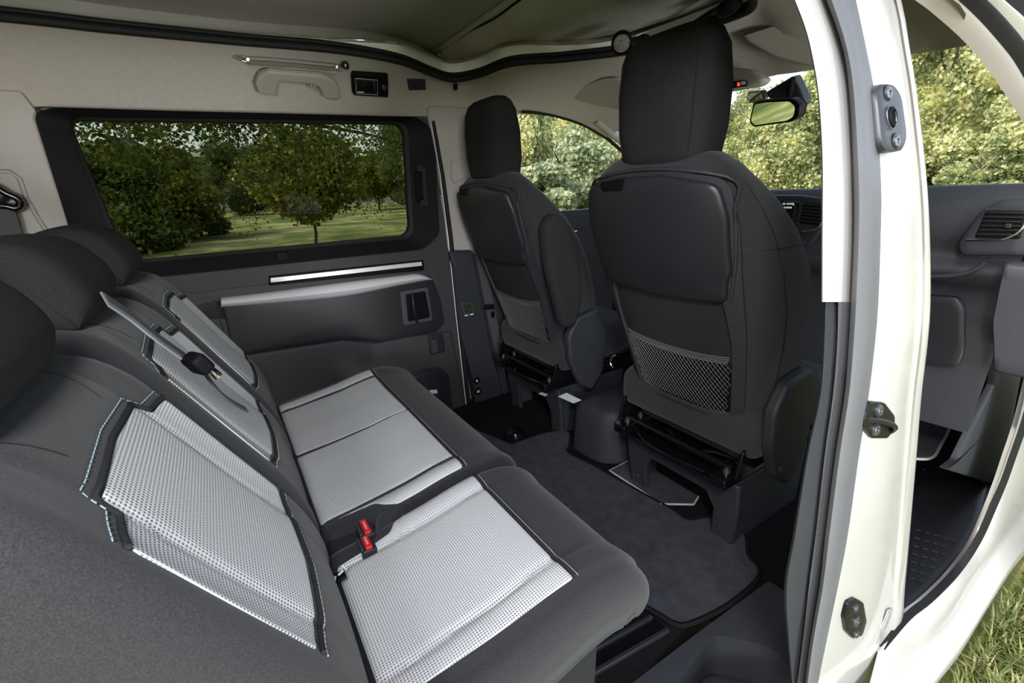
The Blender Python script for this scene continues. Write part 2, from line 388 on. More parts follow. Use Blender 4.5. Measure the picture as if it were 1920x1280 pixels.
# ---- headliner with the pop-top opening
inner = [(-1.8, .56, 1.42)]+[P(a, b, 'Z', z) for a, b, z in ((0, 35, 1.42), (200, 57, 1.42), (440, 80, 1.42), (600, 93, 1.415), (690, 105, 1.405), (760, 120, 1.395), (810, 140, 1.385), (850, 151, 1.38), (900, 142, 1.385), (960, 121, 1.39), (1060, 113, 1.395), (1170, 100, 1.40), (1215, 88, 1.41), (1300, 60, 1.41), (1385, 30, 1.41), (1412, 12, 1.41), (1416, -40, 1.41))]
inner += [(.25, -.50, 1.40), (-.2, -.54, 1.40), (-1.0, -.56, 1.42), (-1.8, -.56, 1.42)]
O = lambda a, b, y=.765: P(a, b, 'Y', y)
outer = [(-1.8, .75, 1.27), (-1.18, .75, 1.27), (-.95, .75, 1.27), (-.70, .75, 1.27), (-.48, .75, 1.27), (-.33, .75, 1.272), (-.2, .75, 1.275), (-.05, .75, 1.28), (.08, .755, 1.285), (.26, .76, 1.30), O(978, 208), O(1035, 216), O(1090, 233), O(1135, 258), (.86, .45, 1.285), (.80, .1, 1.295), (.78, -.12, 1.30), P(1512, 133, 'X', .76), P(1705, 97, 'X', .72)]
outer += [(.45, -.71, 1.27), (0, -.69, 1.30), (-1.0, -.68, 1.31), (-1.8, -.68, 1.31)]
inner = inner[:len(outer)-4]+inner[-4:] if len(inner) != len(outer) else inner
while len(inner) < len(outer): inner.insert(-4, tuple(np.mean([inner[-5], inner[-4]], axis=0)))
ci, co = catm(inner, 5), catm(outer, 5)
rows = []
for f in (0, .12, .3, .5, .7, .85, .95, 1):
    rows.append([tuple(np.array(a)*(1-f)+np.array(b_)*f+np.array((0, 0, .085 if False else .035))*math.sin(PI*f)*(1 if k < 500 else .5)) for k, (a, b_) in enumerate(zip(ci, co))])
ceil = loft('ceiling', rows, MT['beige'], None); tag(ceil, kind='structure')
seal = tube('trim_1', [Vector(p)+Vector((0, 0, .004)) for p in map(lambda q: tuple(map(float, q)), ci)], .011, MT['rub'], None, n=10); tag(seal, kind='structure', label='black rubber edging around the roof opening')
tube('rubber_lip', [Vector(tuple(map(float, q)))+Vector((0, 0, .020)) for q in ci], .006, MT['rub'], seal, n=8)
# white painted roof edge above the opening
cen = np.array((-.6, 0)); 
def out_(p, k, z): 
    d = np.array(p[:2])-np.array((min(p[0], .1)-.25, 0.0)); d /= np.linalg.norm(d); return (p[0]+d[0]*k, p[1]+d[1]*k, z)
hh = lambda p: float(np.interp(p[0], [-.9, -.45, -.22, .1, .35, .5], [.008, .012, .040, .045, .028, .040]))
re_rows = [[out_(p, .0, p[2]+.008) for p in ci], [out_(p, .007, p[2]+.012+hh(p)) for p in ci], [out_(p, .05, p[2]+hh(p)+.03) for p in ci], [out_(p, .11, p[2]+.095) for p in ci], [out_(p, .22, p[2]+.13) for p in ci]]
rf = loft('roof', re_rows, MT['white'], None); tag(rf, kind='structure')
prism('roof_shell', [(-1.95, -.72, 1.62), (-1.95, .80, 1.62), (.9, .80, 1.62), (.9, -.72, 1.62)], (0, 0, .03), MT['paint'], rf, bev=0)
prism('roof_side_rail', [(-1.95, -.70, 1.33), (.5, -.74, 1.30), (.5, -.70, 1.62), (-1.95, -.66, 1.62)], (0, -.02, 0), MT['paint'], rf, bev=0)
prism('roof_front', [(.55, -.74, 1.42), (.9, -.74, 1.32), (.9, .80, 1.32), (.55, .80, 1.42)], (0, 0, .2), MT['paint'], rf, bev=0)
prism('roof_side_far', [(-1.95, .82, 1.25), (.9, .82, 1.33), (.9, .80, 1.62), (-1.95, .80, 1.62)], (0, .02, 0), MT['paint'], rf, bev=0)
# aluminium rail beside the opening, on the far side
rl = [out_(p, .004, p[2]+.017+hh(p)) for p in ci[2:30]]
tube('aluminium_rail', rl, .0022, MT['chrome'], rf, n=6)
# ---- far wall: sliding door with window, and pillars
d1 = struct('door_1')
fr_o = rnd(wf((70, 218), (98, 206), (772, 221), (800, 238), (812, 300), (818, 438), (788, 466), (235, 523), (150, 478)), .02, 4)
fr_i = rnd(wf((128, 226), (756, 233), (768, 440), (238, 489)), [.03, .05, .05, .05], 6)
door_o = wf((72, 208), (798, 222), (818, 330), (833, 440))+[(.035, -.02), (-1.35, -.02), (-1.35, .70), (-1.21, .80)]
ring('door_panel', door_o, fr_o, SF, MT['door'], d1, lo=-.01, hi=.02, li=.018, bands=4)
ring('window_frame', fr_o, fr_i, SF, MT['black'], d1, lo=.0, hi=.034, li=.006, bands=6, inner_base=-.02)
ring('frame_lip', rnd(wf((122, 221), (762, 229), (774, 446), (232, 495)), .05, 6), fr_i, SF, MT['rub'], d1, lo=.0, hi=.016, li=.010, bands=2, inner_base=-.01)
w1 = struct('window_1'); patch('glass_pane', rnd(wf((120, 215), (765, 224), (778, 450), (230, 500)), .03, 4), lambda x, z, o=0: (x, yfar(z)+.008-o, z), MT['tint'], w1, lift=.003, bevel=.002, rings=1, d=.2, uv=False)
# frame latch and clip
patch('frame_latch', wf((777, 310), (790, 312), (797, 390), (783, 390)), SF, MT['plas2'], d1, base=.026, lift=.014, bevel=.004)
patch('latch_lever', wf((772, 322), (783, 322), (787, 375), (776, 378)), SF, MT['black'], d1, base=.024, lift=.022, bevel=.003)
patch('window_clip', wf((515, 473), (537, 471), (538, 484), (518, 487)), SF, MT['black'], d1, base=.016, lift=.016, bevel=.002)
# belt line shoulder, strip, armrest, pocket
patch('shoulder_panel', rnd(wf((262, 540), (380, 548), (415, 540), (600, 520), (800, 506), (815, 560), (828, 650), (640, 668), (440, 690), (400, 560), (262, 600)), .006, 2), SF, MT['door'], d1, base=.016, lift=.006, bevel=.004)
patch('aluminium_strip', rnd(wf((505, 519), (785, 489), (786, 496), (505, 527)), .001, 1), SF, MT['silver'], d1, base=.030, lift=.006, bevel=.002, d=.05)
patch('strip_recess', rnd(wf((503, 516), (790, 486), (791, 500), (790, 505), (503, 533)), .002, 1), SF, MT['black'], d1, base=.012, lift=.018, bevel=.003, d=.05)
pk = patch('map_pocket', rnd(wf((414, 562), (560, 545), (760, 520), (806, 520), (822, 560), (829, 602), (812, 622), (720, 640), (640, 634), (448, 663), (436, 655)), .012, 4), SF, MT['plas2'], d1, base=.018, lift=.010, bevel=.006, crown=.004)
# armrest: silver pull bar, thick in the middle
top = catm([WF(*p) for p in ((414, 556), (500, 546), (640, 528), (740, 516), (780, 512), (802, 520))], 6)
bot = catm([WF(*p) for p in ((414, 570), (500, 563), (640, 549), (740, 531), (780, 524), (802, 522))], 6)
rows = []
for (a, c_) in zip(top, bot):
    a, c_ = np.array(a), np.array(c_); hgt = abs(a[1]-c_[1]); rr = []
    for f, o in ((0, .02), (.05, .036), (.3, .050), (.6, .056), (.95, .048), (1.2, .03), (1.3, .018)):
        q = a+(c_-a)*f; rr.append(SF(q[0], q[1], o))
    rows.append(rr)
ar = loft('armrest_bar', rows, MT['silver'], d1)
# lower bulge of the door panel
patch('lower_panel', rnd(wf((300, 700), (440, 664), (640, 634), (700, 640), (760, 628), (842, 618), (862, 720), (880, 850), (700, 1000), (400, 900)), .01, 3), SF, MT['door'], d1, base=.014, lift=.02, bevel=.018)
# handle
hd = patch('handle_bezel', rnd(wf((745, 545), (797, 536), (806, 598), (752, 608)), .012, 5), SF, MT['greyd'], d1, base=.028, lift=.006, bevel=.004)
patch('handle_recess', rnd(wf((755, 549), (792, 543), (801, 592), (760, 600)), .010, 5), SF, MT['black'], hd, base=.031, lift=.005, bevel=.003)
hp = [SF(*WF(*p), o) for p, o in (((768, 547), .036), ((767, 560), .052), ((769, 580), .054), ((776, 600), .038))]
tube('handle_lever', catm(hp, 5), .010, MT['plas2'], hd, n=10, flat=.6)
sm = patch('lock_housing', rnd(wf((797, 626), (824, 622), (828, 655), (800, 661)), .004, 3), SF, MT['plas2'], d1, base=.03, lift=.014, bevel=.004)
patch('lock_button', rnd(wf((800, 633), (811, 631), (813, 656), (803, 658)), .002, 2), SF, MT['door'], sm, base=.042, lift=.010, bevel=.003)
# speaker
so_ = rnd(wf((750, 700), (790, 686), (820, 684), (836, 700), (842, 760), (835, 800), (790, 800)), .02, 5)
sp = patch('speaker_surround', so_, SF, MT['plas2'], d1, base=.033, lift=.006, bevel=.006)
patch('speaker_grille', rnd(wf((762, 704), (795, 692), (815, 690), (828, 704), (833, 750), (828, 790), (790, 790)), .02, 5), SF, MT['plas2'], sp, base=.037, lift=.006, bevel=.008, crown=.004)
patch('speaker_badge', rnd(wf((798, 725), (812, 724), (813, 731), (799, 732)), .001, 1), SF, MT['silver'], sp, base=.046, lift=.001, bevel=.0005)
for k in range(4):
    patch('grille_rib', rnd(wf((772+k*12, 704), (774+k*12, 703), (790+k*11, 790), (788+k*11, 790)), 0, 1), SF, MT['door'], sp, base=.042, lift=.0022, bevel=.001)
# weather strip between door and pillar
tube('door_gap_strip', [SF(*WF(*p), .030) for p in ((802, 228), (820, 330), (834, 440), (850, 590), (866, 730), (872, 785), (884, 900))], .0016, MT['white'], d1, n=6)
tube('door_seal', [SF(*WF(*p), .020) for p in ((807, 228), (826, 330), (841, 440), (857, 590), (873, 730), (880, 785), (892, 900))], .010, MT['rub'], d1, n=8)
# ---- wall_left: pale rear quarter trim, B pillar upper and lower
wl = struct('wall_left')
patch('quarter_trim', rnd([(-1.95, 1.30), (-1.195, 1.30), WF(70, 209), WF(132, 425), (-1.13, .76), (-1.3, .60), (-1.95, .60)], .004, 2), SF, MT['pill'], wl, base=-.005, lift=.018, bevel=.006)
tube('quarter_recess_edge', [SF(*WF(*p), .013) for p in ((-20, 322), (22, 322), (40, 335), (52, 370), (75, 410), (95, 440))], .006, MT['pill'], wl, n=6)
prism('window_header', [(-1.9, .785, 1.262), (-1.9, .785, 1.36), (.32, .785, 1.36), (.32, .785, 1.262)], (0, .012, 0), MT['pill'], wl, bev=0)
prism('body_side', [(-1.95, .825, -.45), (1.7, .825, -.45), (1.7, .825, .80), (-1.95, .825, .80)], (0, .02, 0), MT['paint'], wl, bev=0)
patch('quarter_lower', [(-1.95, .60), (-1.3, .62), (-1.3, 0), (-1.95, 0)], SF, MT['door'], wl, base=-.005, lift=.015)
bp = patch('pillar_upper_trim', rnd([(-.055, 1.31), (.06, 1.31), (.36, 1.31), (.36, 1.05), (.30, .90), WF(905, 470), WF(878, 471), WF(836, 468), WF(827, 350)], .006, 2), SF, MT['pill'], wl, base=-.005, lift=.022, bevel=.01, center=(.12, 1.05))
patch('belt_guide_cover', rnd(wf((842, 302), (868, 298), (872, 330), (848, 345), (842, 335)), .008, 3), SF, MT['pill'], wl, base=.014, lift=.012, bevel=.005)
SPL = lambda x, z, o=0: (x, yfar(z)-.02-o, z)
patch('front_door_lower', [(.30, .80), (1.6, .80), (1.6, 0), (.2, 0), (.2, .5)], SF, MT['plas2'], wl, base=-.004, lift=.02)
patch('front_door_sill', [(.36, .88), (1.5, .86), (1.5, .78), (.32, .78)], SF, MT['plas2'], wl, base=-.004, lift=.04)
def WF2(px, py): 
    y = .74
    for _ in range(10):
        p = P(px, py, 'Y', y); y = .5*y+.5*(yfar(p[2])-.045)
    return (p[0], p[2])
pl_ = [WF2(*p) for p in ((843, 471), (885, 469), (935, 520), (985, 640), (1005, 740), (1015, 795), (950, 812), (905, 810), (896, 780), (884, 700), (864, 625), (856, 560), (850, 510))]
pl = patch('pillar_lower_trim', rnd(pl_, .006, 3), SF, MT['plas'], wl, base=.0, lift=.045, bevel=.008, center=WF2(915, 660))
tube('pillar_panel_gap', [SF(*WF2(*p), .047) for p in ((885, 475), (903, 560), (918, 640), (940, 730), (958, 800))], .0016, MT['black'], pl, n=6)
ck = patch('clock_bezel', rnd([WF2(*p) for p in ((863, 566), (886, 565), (892, 590), (870, 595))], .003, 3), SF, MT['steel'], pl, base=.045, lift=.008, bevel=.003)
patch('clock_display', rnd([WF2(*p) for p in ((866, 569), (884, 568), (888, 585), (870, 588))], .001, 2), SF, MT['lcd'], ck, base=.052, lift=.001, bevel=.0005)
for k, (a, b_, c_, d_) in enumerate(((868.5, 571, 872, 577), (874, 571, 877.5, 577), (879, 571, 882.5, 577), (871, 579.5, 875, 584.5), (876.5, 579.5, 880, 584.5), (881.5, 579.5, 885, 584.5))):
    pts = [WF2(*p) for p in ((a, b_), (c_, b_), (c_, d_), (a, d_))]
    ring('clock_digit', pts, [tuple(np.mean(pts, axis=0)+(np.array(p)-np.mean(pts, axis=0))*.45) for p in pts], SF, MT['lcdd'], ck, lo=.052, hi=.0536, n=12, bands=1, inner_base=.053, smooth=False)
for a, b_ in ((873, 591), (883, 589)):
    patch('clock_button', [WF2(*p) for p in ((a-3, b_-1), (a+3, b_-2), (a+3, b_), (a-3, b_+1))], SF, MT['label'], ck, base=.052, lift=.002, bevel=.0005)
def WP(px, py, o=.047): x, z = WF2(px, py); return SF(x, z, o)
for (a, b_), k in (((893, 713), 0), ((896, 733), 1), ((906, 765), 2)):
    s_ = lathe('socket_ring', WP(a, b_, .04), (0, -1, 0), [(0.0001, 0), (.017, 0), (.017, .010), (.014, .012), (.012, .009), (.0001, .008)], MT['black'], pl, 20)
    if k == 0: patch('socket_symbol', [(WF2(a, b_)[0]+dx, WF2(a, b_)[1]+dz) for dx, dz in ((-.003, -.006), (.006, -.006), (.006, .004), (-.003, .004))], SF, MT['label'], s_, base=.049, lift=.001, bevel=.0004)
    if k == 1:
        for dz in (.0035, -.0035): patch('socket_symbol', [(WF2(a, b_)[0]+dx, WF2(a, b_)[1]+z_+dz) for dx, z_ in ((-.007, -.0018), (.007, -.0018), (.007, .0018), (-.007, .0018))], SF, MT['label'], s_, base=.049, lift=.001, bevel=.0004)
lathe('belt_anchor_cover', WP(955, 705, .03), (0, -1, .1), [(.02, 0), (.02, .015), (.016, .024), (.006, .028)], MT['plas2'], pl)
# front side window and windscreen
w2 = struct('window_2')
arch = [O(978, 208), O(1035, 215), O(1090, 232), O(1135, 257), O(1168, 285), (1.25, .775, 1.05), (1.45, .775, .88)]
tube('window_seal', catm(arch, 6), .009, MT['rub'], w2, n=8)
g2 = [(.36, 1.29)]+[(a[0], a[2]) for a in arch]+[(.33, .84)]
patch('glass_pane', g2, lambda x, z, o=0: (x, .79-o, z), MT['wglass'], w2, lift=.003, rings=1, d=.3, uv=False)
w3 = struct('window_3')
mesh('glass_pane', [(.84, .66, 1.285), (.76, -.28, 1.30), (.74, -.62, 1.27), (1.62, -.76, .90), (1.75, 0, .90), (1.62, .76, .90)], [(0, 1, 4, 5), (1, 2, 3, 4)], MT['wglass'], w3, smooth=True)
tube('pillar_trim', catm([(.80, .70, 1.29), (1.1, .735, 1.15), (1.62, .77, .90)], 5), .03, MT['beigep'], w3, n=10, flat=.7)
# ---- wall_rear closing the cabin behind the bench
wr = prism('wall_rear', [(-1.95, -.84, -.1), (-1.95, .84, -.1), (-1.95, .82, 1.64), (-1.95, -.76, 1.64)], (-.03, 0, 0), MT['door'], None, bev=0); tag(wr, kind='structure')
# ---- near side: B pillar, seals, painted metal
wrt = struct('wall_right')
def strip(name, data, prof, m, parent, base=0, n=46):
    """data rows: (y, x_left, x_right) in the picture; prof: (t, offset) across"""
    ys = np.linspace(data[0][0], data[-1][0], n); Y_ = [d[0] for d in data]
    xl = [d[1] for d in data]; xr = [d[2] for d in data]
    # smooth interpolation
    cl = catm([(a, b_, c_) for a, b_, c_ in data], 6); Y_ = [q[0] for q in cl]; xl = [q[1] for q in cl]; xr = [q[2] for q in cl]
    rows = []
    for y in ys:
        a, b_ = np.interp(y, Y_, xl), np.interp(y, Y_, xr); rr = []
        for t_, o in prof:
            x, z = WN(a+(b_-a)*t_, y, o+base); rr.append(SN(x, z, o+base))
        rows.append(rr)
    return loft(name, rows, m, parent, autos=45)
strip('pillar_cloth_trim', [(-120, 1440, 1520), (0, 1488, 1552), (50, 1507, 1570), (100, 1520, 1582), (180, 1533, 1594), (300, 1540, 1602), (450, 1540, 1601), (566, 1540, 1597)], [(0, -.035), (0, -.006), (.04, .0), (.5, .002), (.96, .0), (1.05, -.01)], MT['liner'], wrt)
strip('pillar_inner_trim', [(566, 1545, 1572), (640, 1543, 1572), (740, 1536, 1564), (850, 1512, 1548), (1000, 1487, 1532), (1100, 1470, 1520), (1200, 1476, 1508), (1290, 1485, 1500)], [(0, -.10), (0, -.012), (.1, -.005), (1, -.005)], MT['plas'], wrt)
strip('pillar_edge_trim', [(566, 1569, 1600), (640, 1568, 1596), (740, 1560, 1587), (850, 1545, 1570), (1000, 1528, 1552), (1100, 1515, 1538), (1200, 1504, 1524), (1290, 1492, 1514)], [(0, -.012), (.08, 0), (.5, .003), (1, .0)], MT['greyd'], wrt)
strip('rubber_seal', [(-120, 1500, 1580), (0, 1548, 1605), (90, 1579, 1624), (180, 1592, 1640), (340, 1600, 1652), (450, 1600, 1651), (566, 1595, 1647), (640, 1591, 1641), (740, 1583, 1629), (850, 1566, 1611), (1000, 1547, 1590), (1100, 1536, 1571), (1200, 1519, 1550), (1290, 1508, 1532)], [(0, -.01), (.02, .008), (.2, .018), (.5, .022), (.8, .017), (1.0, .004), (1.02, -.01)], MT['grey'], wrt)
pe = [(-120, 1560, 1650), (0, 1603, 1690), (90, 1622, 1706), (180, 1638, 1720), (340, 1650, 1738), (450, 1649, 1744), (566, 1645, 1745), (640, 1639, 1740), (740, 1627, 1728), (850, 1609, 1719), (1000, 1588, 1706), (1100, 1569, 1697), (1200, 1547, 1688), (1290, 1529, 1660)]
strip('painted_pillar', pe, [(-.1, -.02), (0, .002), (.08, .004), (.5, .006), (.66, .006), (.74, -.002), (.86, -.003), (.90, .0015), (.98, .002), (1.0, -.002), (1.0, -.05)], MT['paint'], wrt)
# black shadow side of the pillar towards the front door
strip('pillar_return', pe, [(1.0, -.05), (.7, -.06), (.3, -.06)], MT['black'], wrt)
# hardware
def plate_near(name, pts, base, lift, m, parent, r=.006, bevel=.003): return patch(name, rnd([WN(a, b, base+lift) for a, b in pts], r, 4), SN, m, parent, base=base, lift=lift, bevel=bevel, d=.008, rings=3)
def bolt(px, py, o, r, parent, axis=(0, -1, .15), m='steel', star=True):
    x, z = WN(px, py, o); c = SN(x, z, o)
    b_ = lathe('bolt', c, axis, [(r*1.18, -.002), (r*1.18, .001), (r, .0012), (r, .0035), (r*.9, .0045), (r*.42, .0045), (r*.36, .0015), (.0002, .0015)], MT[m], parent, 18)
    return b_
h1 = plate_near('upper_guide_plate', ((1645, 172), (1660, 155), (1680, 158), (1692, 178), (1703, 258), (1695, 283), (1668, 287), (1655, 272)), .004, .018, MT['hard'], wrt, r=.012, bevel=.004)
for a, b_ in ((1663, 175), (1678, 265)):
    lathe('bolt_well', SN(*WN(a, b_, .022), .0215), (0, -1, .2), [(.0118, 0), (.0118, .0012), (.0098, .0012), (.0098, -.001)], MT['black'], h1, 20)
    bolt(a, b_, .0215, .0088, h1)
lathe('guide_socket', SN(*WN(1671, 220, .022), .0215), (0, -1, .2), [(.016, 0), (.016, .002), (.0145, .003), (.0135, .001), (.0125, .004), (.0105, .004), (.009, .001), (.0002, .001)], MT['black'], h1, 24)
tube('socket_rim', [SN(*[v for v in (WN(1671, 220, .024)[0]+.0155*math.cos(a), WN(1671, 220, .024)[1]+.0155*math.sin(a))], .0245) for a in np.linspace(0, 2*PI, 25)[:-1]], .0008, MT['steel'], h1, n=6, closed=True)
h2 = plate_near('latch_striker', ((1622, 775), (1632, 753), (1660, 755), (1679, 780), (1679, 805), (1665, 822), (1635, 822), (1620, 800)), .004, .006, MT['hw'], wrt, r=.006)
for a, b_ in ((1647, 769), (1641, 805)): bolt(a, b_, .0105, .0095, h2)
tube('striker_loop', catm([SN(*WN(*p, .01), o) for p, o in (((1628, 786), .006), ((1642, 786), .014), ((1656, 790), .020), ((1668, 797), .018), ((1672, 808), .008))], 5), .006, MT['hw'], h2, n=8, flat=.7)
h3 = plate_near('lower_guide_plate', ((1591, 1130), (1605, 1122), (1620, 1130), (1626, 1165), (1618, 1192), (1600, 1198), (1588, 1185), (1584, 1158)), .004, .008, MT['hw'], wrt, r=.008)
for a, b_, r_ in ((1603, 1139, .0075), (1604, 1164, .0105), (1604, 1188, .0075)): bolt(a, b_, .012, r_, h3, m='steel')
st = patch('clear_sticker', wn((1663, 1142), (1673, 1139), (1660, 1178), (1647, 1183)), SN, MT['foil'], wrt, base=.001, lift=.0012, bevel=.0005, rings=1)
# painted front sill, running forward
ins = [(1640, 1210), (1691, 1152), (1733, 1119), (1784, 1068), (1824, 1011), (1851, 951), (1871, 900), (1888, 850), (1905, 800), (1920, 745), (1936, 680)]
outs = [(1550, 1500), (1700, 1335), (1745, 1280), (1784, 1230), (1834, 1149), (1885, 1072), (1920, 1035), (1950, 990), (1980, 945), (2010, 900), (2050, 840)]
a_ = catm([P(x, y, 'Z', -.2) if i < 4 else P(x, y, 'Y', -.862) for i, (x, y) in enumerate(ins)], 4); o_ = catm([P(x, y, 'Y', -.93) for x, y in outs], 4)
rows = []
for p, q in zip(a_, o_):
    p, q = np.array(p), np.array(q); up = np.array((0, -.012, .012)); rr = []
    for f, k in ((0, -.8), (0, 0), (.06, .8), (.35, 1.0), (.5, .2), (.62, .4), (.8, 2.2), (.93, 1.8), (1, 0), (1.02, -3)): rr.append(p+(q-p)*f+up*k)
    rows.append(rr)
loft('painted_sill', rows, MT['paint'], wrt, autos=60)
ins2 = [(x-(14 if y > 700 else 10), y-(10 if y > 900 else 4)) for x, y in ins]
a2 = catm([P(x, y, 'Z', -.2) if i < 4 else P(x, y, 'Y', -.855) for i, (x, y) in enumerate(ins2)], 4)
loft('front_door_seal', [[np.array(p)+(0, -.02, 0), (np.array(p)+np.array(q))/2+(0, -.03, .006), np.array(q)+(0, -.022, .008)] for p, q in zip(a_, a2)], MT['rub'], wrt)
# front door opening: pale trim over the windscreen pillar, seal and outer frame
def band(name, A, B, ya, yb, m, bulge, parent):
    A = catm([P(*p, 'Y', ya) for p in A], 5); B = catm([P(*p, 'Y', yb) for p in B], 5); rows = []
    for p, q in zip(A, B):
        p, q = np.array(p), np.array(q); rows.append([p+(q-p)*f+np.array((-.3, -1, .3))*bulge*math.sin(PI*f) for f in (0, .1, .3, .5, .7, .9, 1)])
    return loft(name, rows, m, parent)
tA = [(1680, -35), (1713, -2), (1745, 22), (1804, 74), (1851, 128), (1885, 178), (1920, 232), (1950, 290)]
tB = [(1760, -35), (1794, -2), (1822, 24), (1851, 54), (1891, 101), (1908, 126), (1922, 150), (1960, 215)]
tC = [(1800, -35), (1842, -2), (1865, 18), (1884, 36), (1905, 58), (1920, 77), (1935, 96), (1985, 170)]
tD = [(1850, -35), (1882, -2), (1900, 14), (1912, 24), (1925, 36), (1940, 52), (1960, 70), (2010, 130)]
w4 = struct('door_2')
band('pillar_trim', tA, tB, -.68, -.70, MT['beigep'], .012, w4)
band('rubber_seal', tB, tC, -.70, -.71, MT['rub'], .012, w4)
band('outer_frame', tC, tD, -.71, -.72, MT['paint'], .006, w4)
band('outer_seal', tD, [(x+60, y-30) for x, y in tD], -.72, -.73, MT['rub'], .006, w4)
# ================================================================ UPHOLSTERY
class Pad:
    """cushion surface: a side profile (x,z) swept across y, with rolled edges; S(u, v, off), u along the profile in m, v across"""
    def __init__(s, prof, yc, w, thick, r=.03, h=None, r0=.02, r1=.02, wfun=None):
        c = catm([(a, b) for a, b in prof], 10); s.c = np.array(c); d = np.linalg.norm(np.diff(s.c, axis=0), axis=1); s.acc = np.concatenate([[0], np.cumsum(d)]); s.L = s.acc[-1]
        s.yc, s.w, s.th, s.r, s.h, s.r0, s.r1, s.wf = yc, w, thick, r, h or (lambda u, v: 0), r0, r1, wfun or (lambda u: 1)
    def base(s, u):
        u = min(max(u, 0), s.L); x, z = np.interp(u, s.acc, s.c[:, 0]), np.interp(u, s.acc, s.c[:, 1])
        e = .012; a, b = max(u-e, 0), min(u+e, s.L)
        tx, tz = np.interp(b, s.acc, s.c[:, 0])-np.interp(a, s.acc, s.c[:, 0]), np.interp(b, s.acc, s.c[:, 1])-np.interp(a, s.acc, s.c[:, 1]); l = math.hypot(tx, tz)
        return x, z, s.sg*-tz/l, s.sg*tx/l
    sg = 1
    def S(s, u, v, off=0):
        x, z, nx, nz = s.base(u); w = s.w*s.wf(u)
        dv = min(1, max(0, abs(v)-(w-s.r))/s.r); du = 0
        if s.r0 > 0: du = max(du, (s.r0-u)/s.r0)
        if s.r1 > 0: du = max(du, (u-(s.L-s.r1))/s.r1)
        q_ = min(1, math.hypot(dv, min(1, du))); drop = s.r*(1-math.sqrt(1-q_*q_))
        k = s.h(u, v)-drop+off
        return (x+nx*k, s.yc+v, z+nz*k)
    def uz(s, px, py):
        """picture point on this pad -> (u, v)"""
        best = None; d = ray(px, py)
        lo = None
        for u in np.linspace(0, s.L, 120):
            x, z, nx, nz = s.base(u); q = np.array((x-CP[0], z-CP[2])); den = d[0]*nx+d[2]*nz
            if den > -1e-4: continue
            t = (q[0]*nx+q[1]*nz)/den; p = CP+d*t; e = abs((p[0]-x)*-nz+(p[2]-z)*nx) if True else 0
            e2 = math.hypot(p[0]-x, p[2]-z)
            if best is None or e2 < best[0]: best = (e2, u, p[1]-s.yc)
        return (best[1], best[2])
    def body(s, name, m, parent, nu=44, nv=36):
        us = list(np.linspace(0, s.L, nu)); rows = []
        th = s.th
        for i, u in enumerate(us):
            w = s.w*s.wf(u); r = s.r; row = []
            x, z, nx, nz = s.base(u)
            sd = [(-1, -th, .94), (-1, -th*.97, 1), (-1, -th*.6, 1.0), (-1, -r*1.3, 1.0)]
            for g, dn, k in sd: row.append((x+nx*dn, s.yc-w*k, z+nz*dn))
            for v in list(-w+r-r*np.cos(np.linspace(0, PI/2, 6)))+list(np.linspace(-w+r, w-r, nv))[1:-1]+list(w-r+r*np.sin(np.linspace(0, PI/2, 6))): row.append(s.S(u, float(v)))
            for g, dn, k in sd[::-1]: row.append((x+nx*dn, s.yc+w*k, z+nz*dn))
            rows.append(row)
        def endrow(u, f):
            x, z, nx, nz = s.base(u); out = []
            for p in rows[0 if u == 0 else -1]: 
                k = (p[0]-x)*nx+(p[2]-z)*nz; out.append((x+nx*(-th+(k+th)*f*0), p[1], z+nz*(-th)))
            return out
        rows = [endrow(0, 0)]+rows+[endrow(s.L, 0)]
        return loft(name, rows, m, parent, closed=True, capped=False, autos=80)
def gauss(x, m, s_): return math.exp(-((x-m)/s_)**2)
def line_on(S, pts, off, n=10):
    out = []
    for a, b in zip(pts, pts[1:]):
        for k in range(n): out.append(S(a[0]+(b[0]-a[0])*k/n, a[1]+(b[1]-a[1])*k/n, off))
    out.append(S(*pts[-1], off)); return out
def headrest(name, yc, hw, parent):
    outer_ = [(-1.010, .868), (-1.004, .892), (-1.014, .922), (-1.035, .950), (-1.062, .966), (-1.10, .971), (-1.14, .962), (-1.165, .940)]
    inner_ = [(-1.160, .918), (-1.125, .920), (-1.095, .914), (-1.072, .893), (-1.058, .866), (-1.042, .850), (-1.022, .852)]
    pr = catm(outer_+inner_, 4, closed=True); c = np.mean(pr, axis=0); rows = []
    skel = []
    for p in pr: skel.append(c+(p-c)*.8)
    n = 22
    for i in range(n+1):
        t = -1+2*i/n; e = (1-abs(t)**7)**.30 if abs(t) < 1 else 0
        k = .55+.45*e; y = yc+hw*math.copysign(min(1, abs(t)), t)
        # shrink profile towards its own middle line near the ends, and curve forward edge
        row = []
        for p in pr:
            q = c+(p-c)*(.86+.14*k) if k < 1 else p
            # local thinning about the crescent centreline
            row.append((q[0]-.006*t*t, y, q[1]-.004*t*t-(.008*(1-k))))
        rows.append(row)
    def cap(row, f): 
        row = [np.array(p) for p in row]; L = len(row); return [row[i]*f+row[(-i-int(L*.10)) % L]*(1-f) for i in range(L)]
    a, b = cap(rows[0], .86), cap(rows[-1], .86)
    for q in a: q[1] -= .006
    for q in b: q[1] += .006
    a2_, b2_ = cap(rows[0], .62), cap(rows[-1], .62)
    for q in a2_: q[1] -= .011
    for q in b2_: q[1] += .011
    rows = [a2_, a]+rows+[b, b2_]
    return loft(name, rows, MT['fabh'], parent, closed=True, capped=True, autos=80)
CUSH = [(-.84, .372), (-.78, .378), (-.70, .384), (-.62, .394), (-.54, .412), (-.48, .420), (-.43, .416), (-.39, .400), (-.362, .372), (-.352, .335), (-.365, .298), (-.40, .275)]
BACK = [(-.825, .385), (-.812, .43), (-.832, .515), (-.866, .59), (-.914, .68), (-.964, .77), (-1.000, .826), (-1.030, .846), (-1.07, .852), (-1.11, .842)]
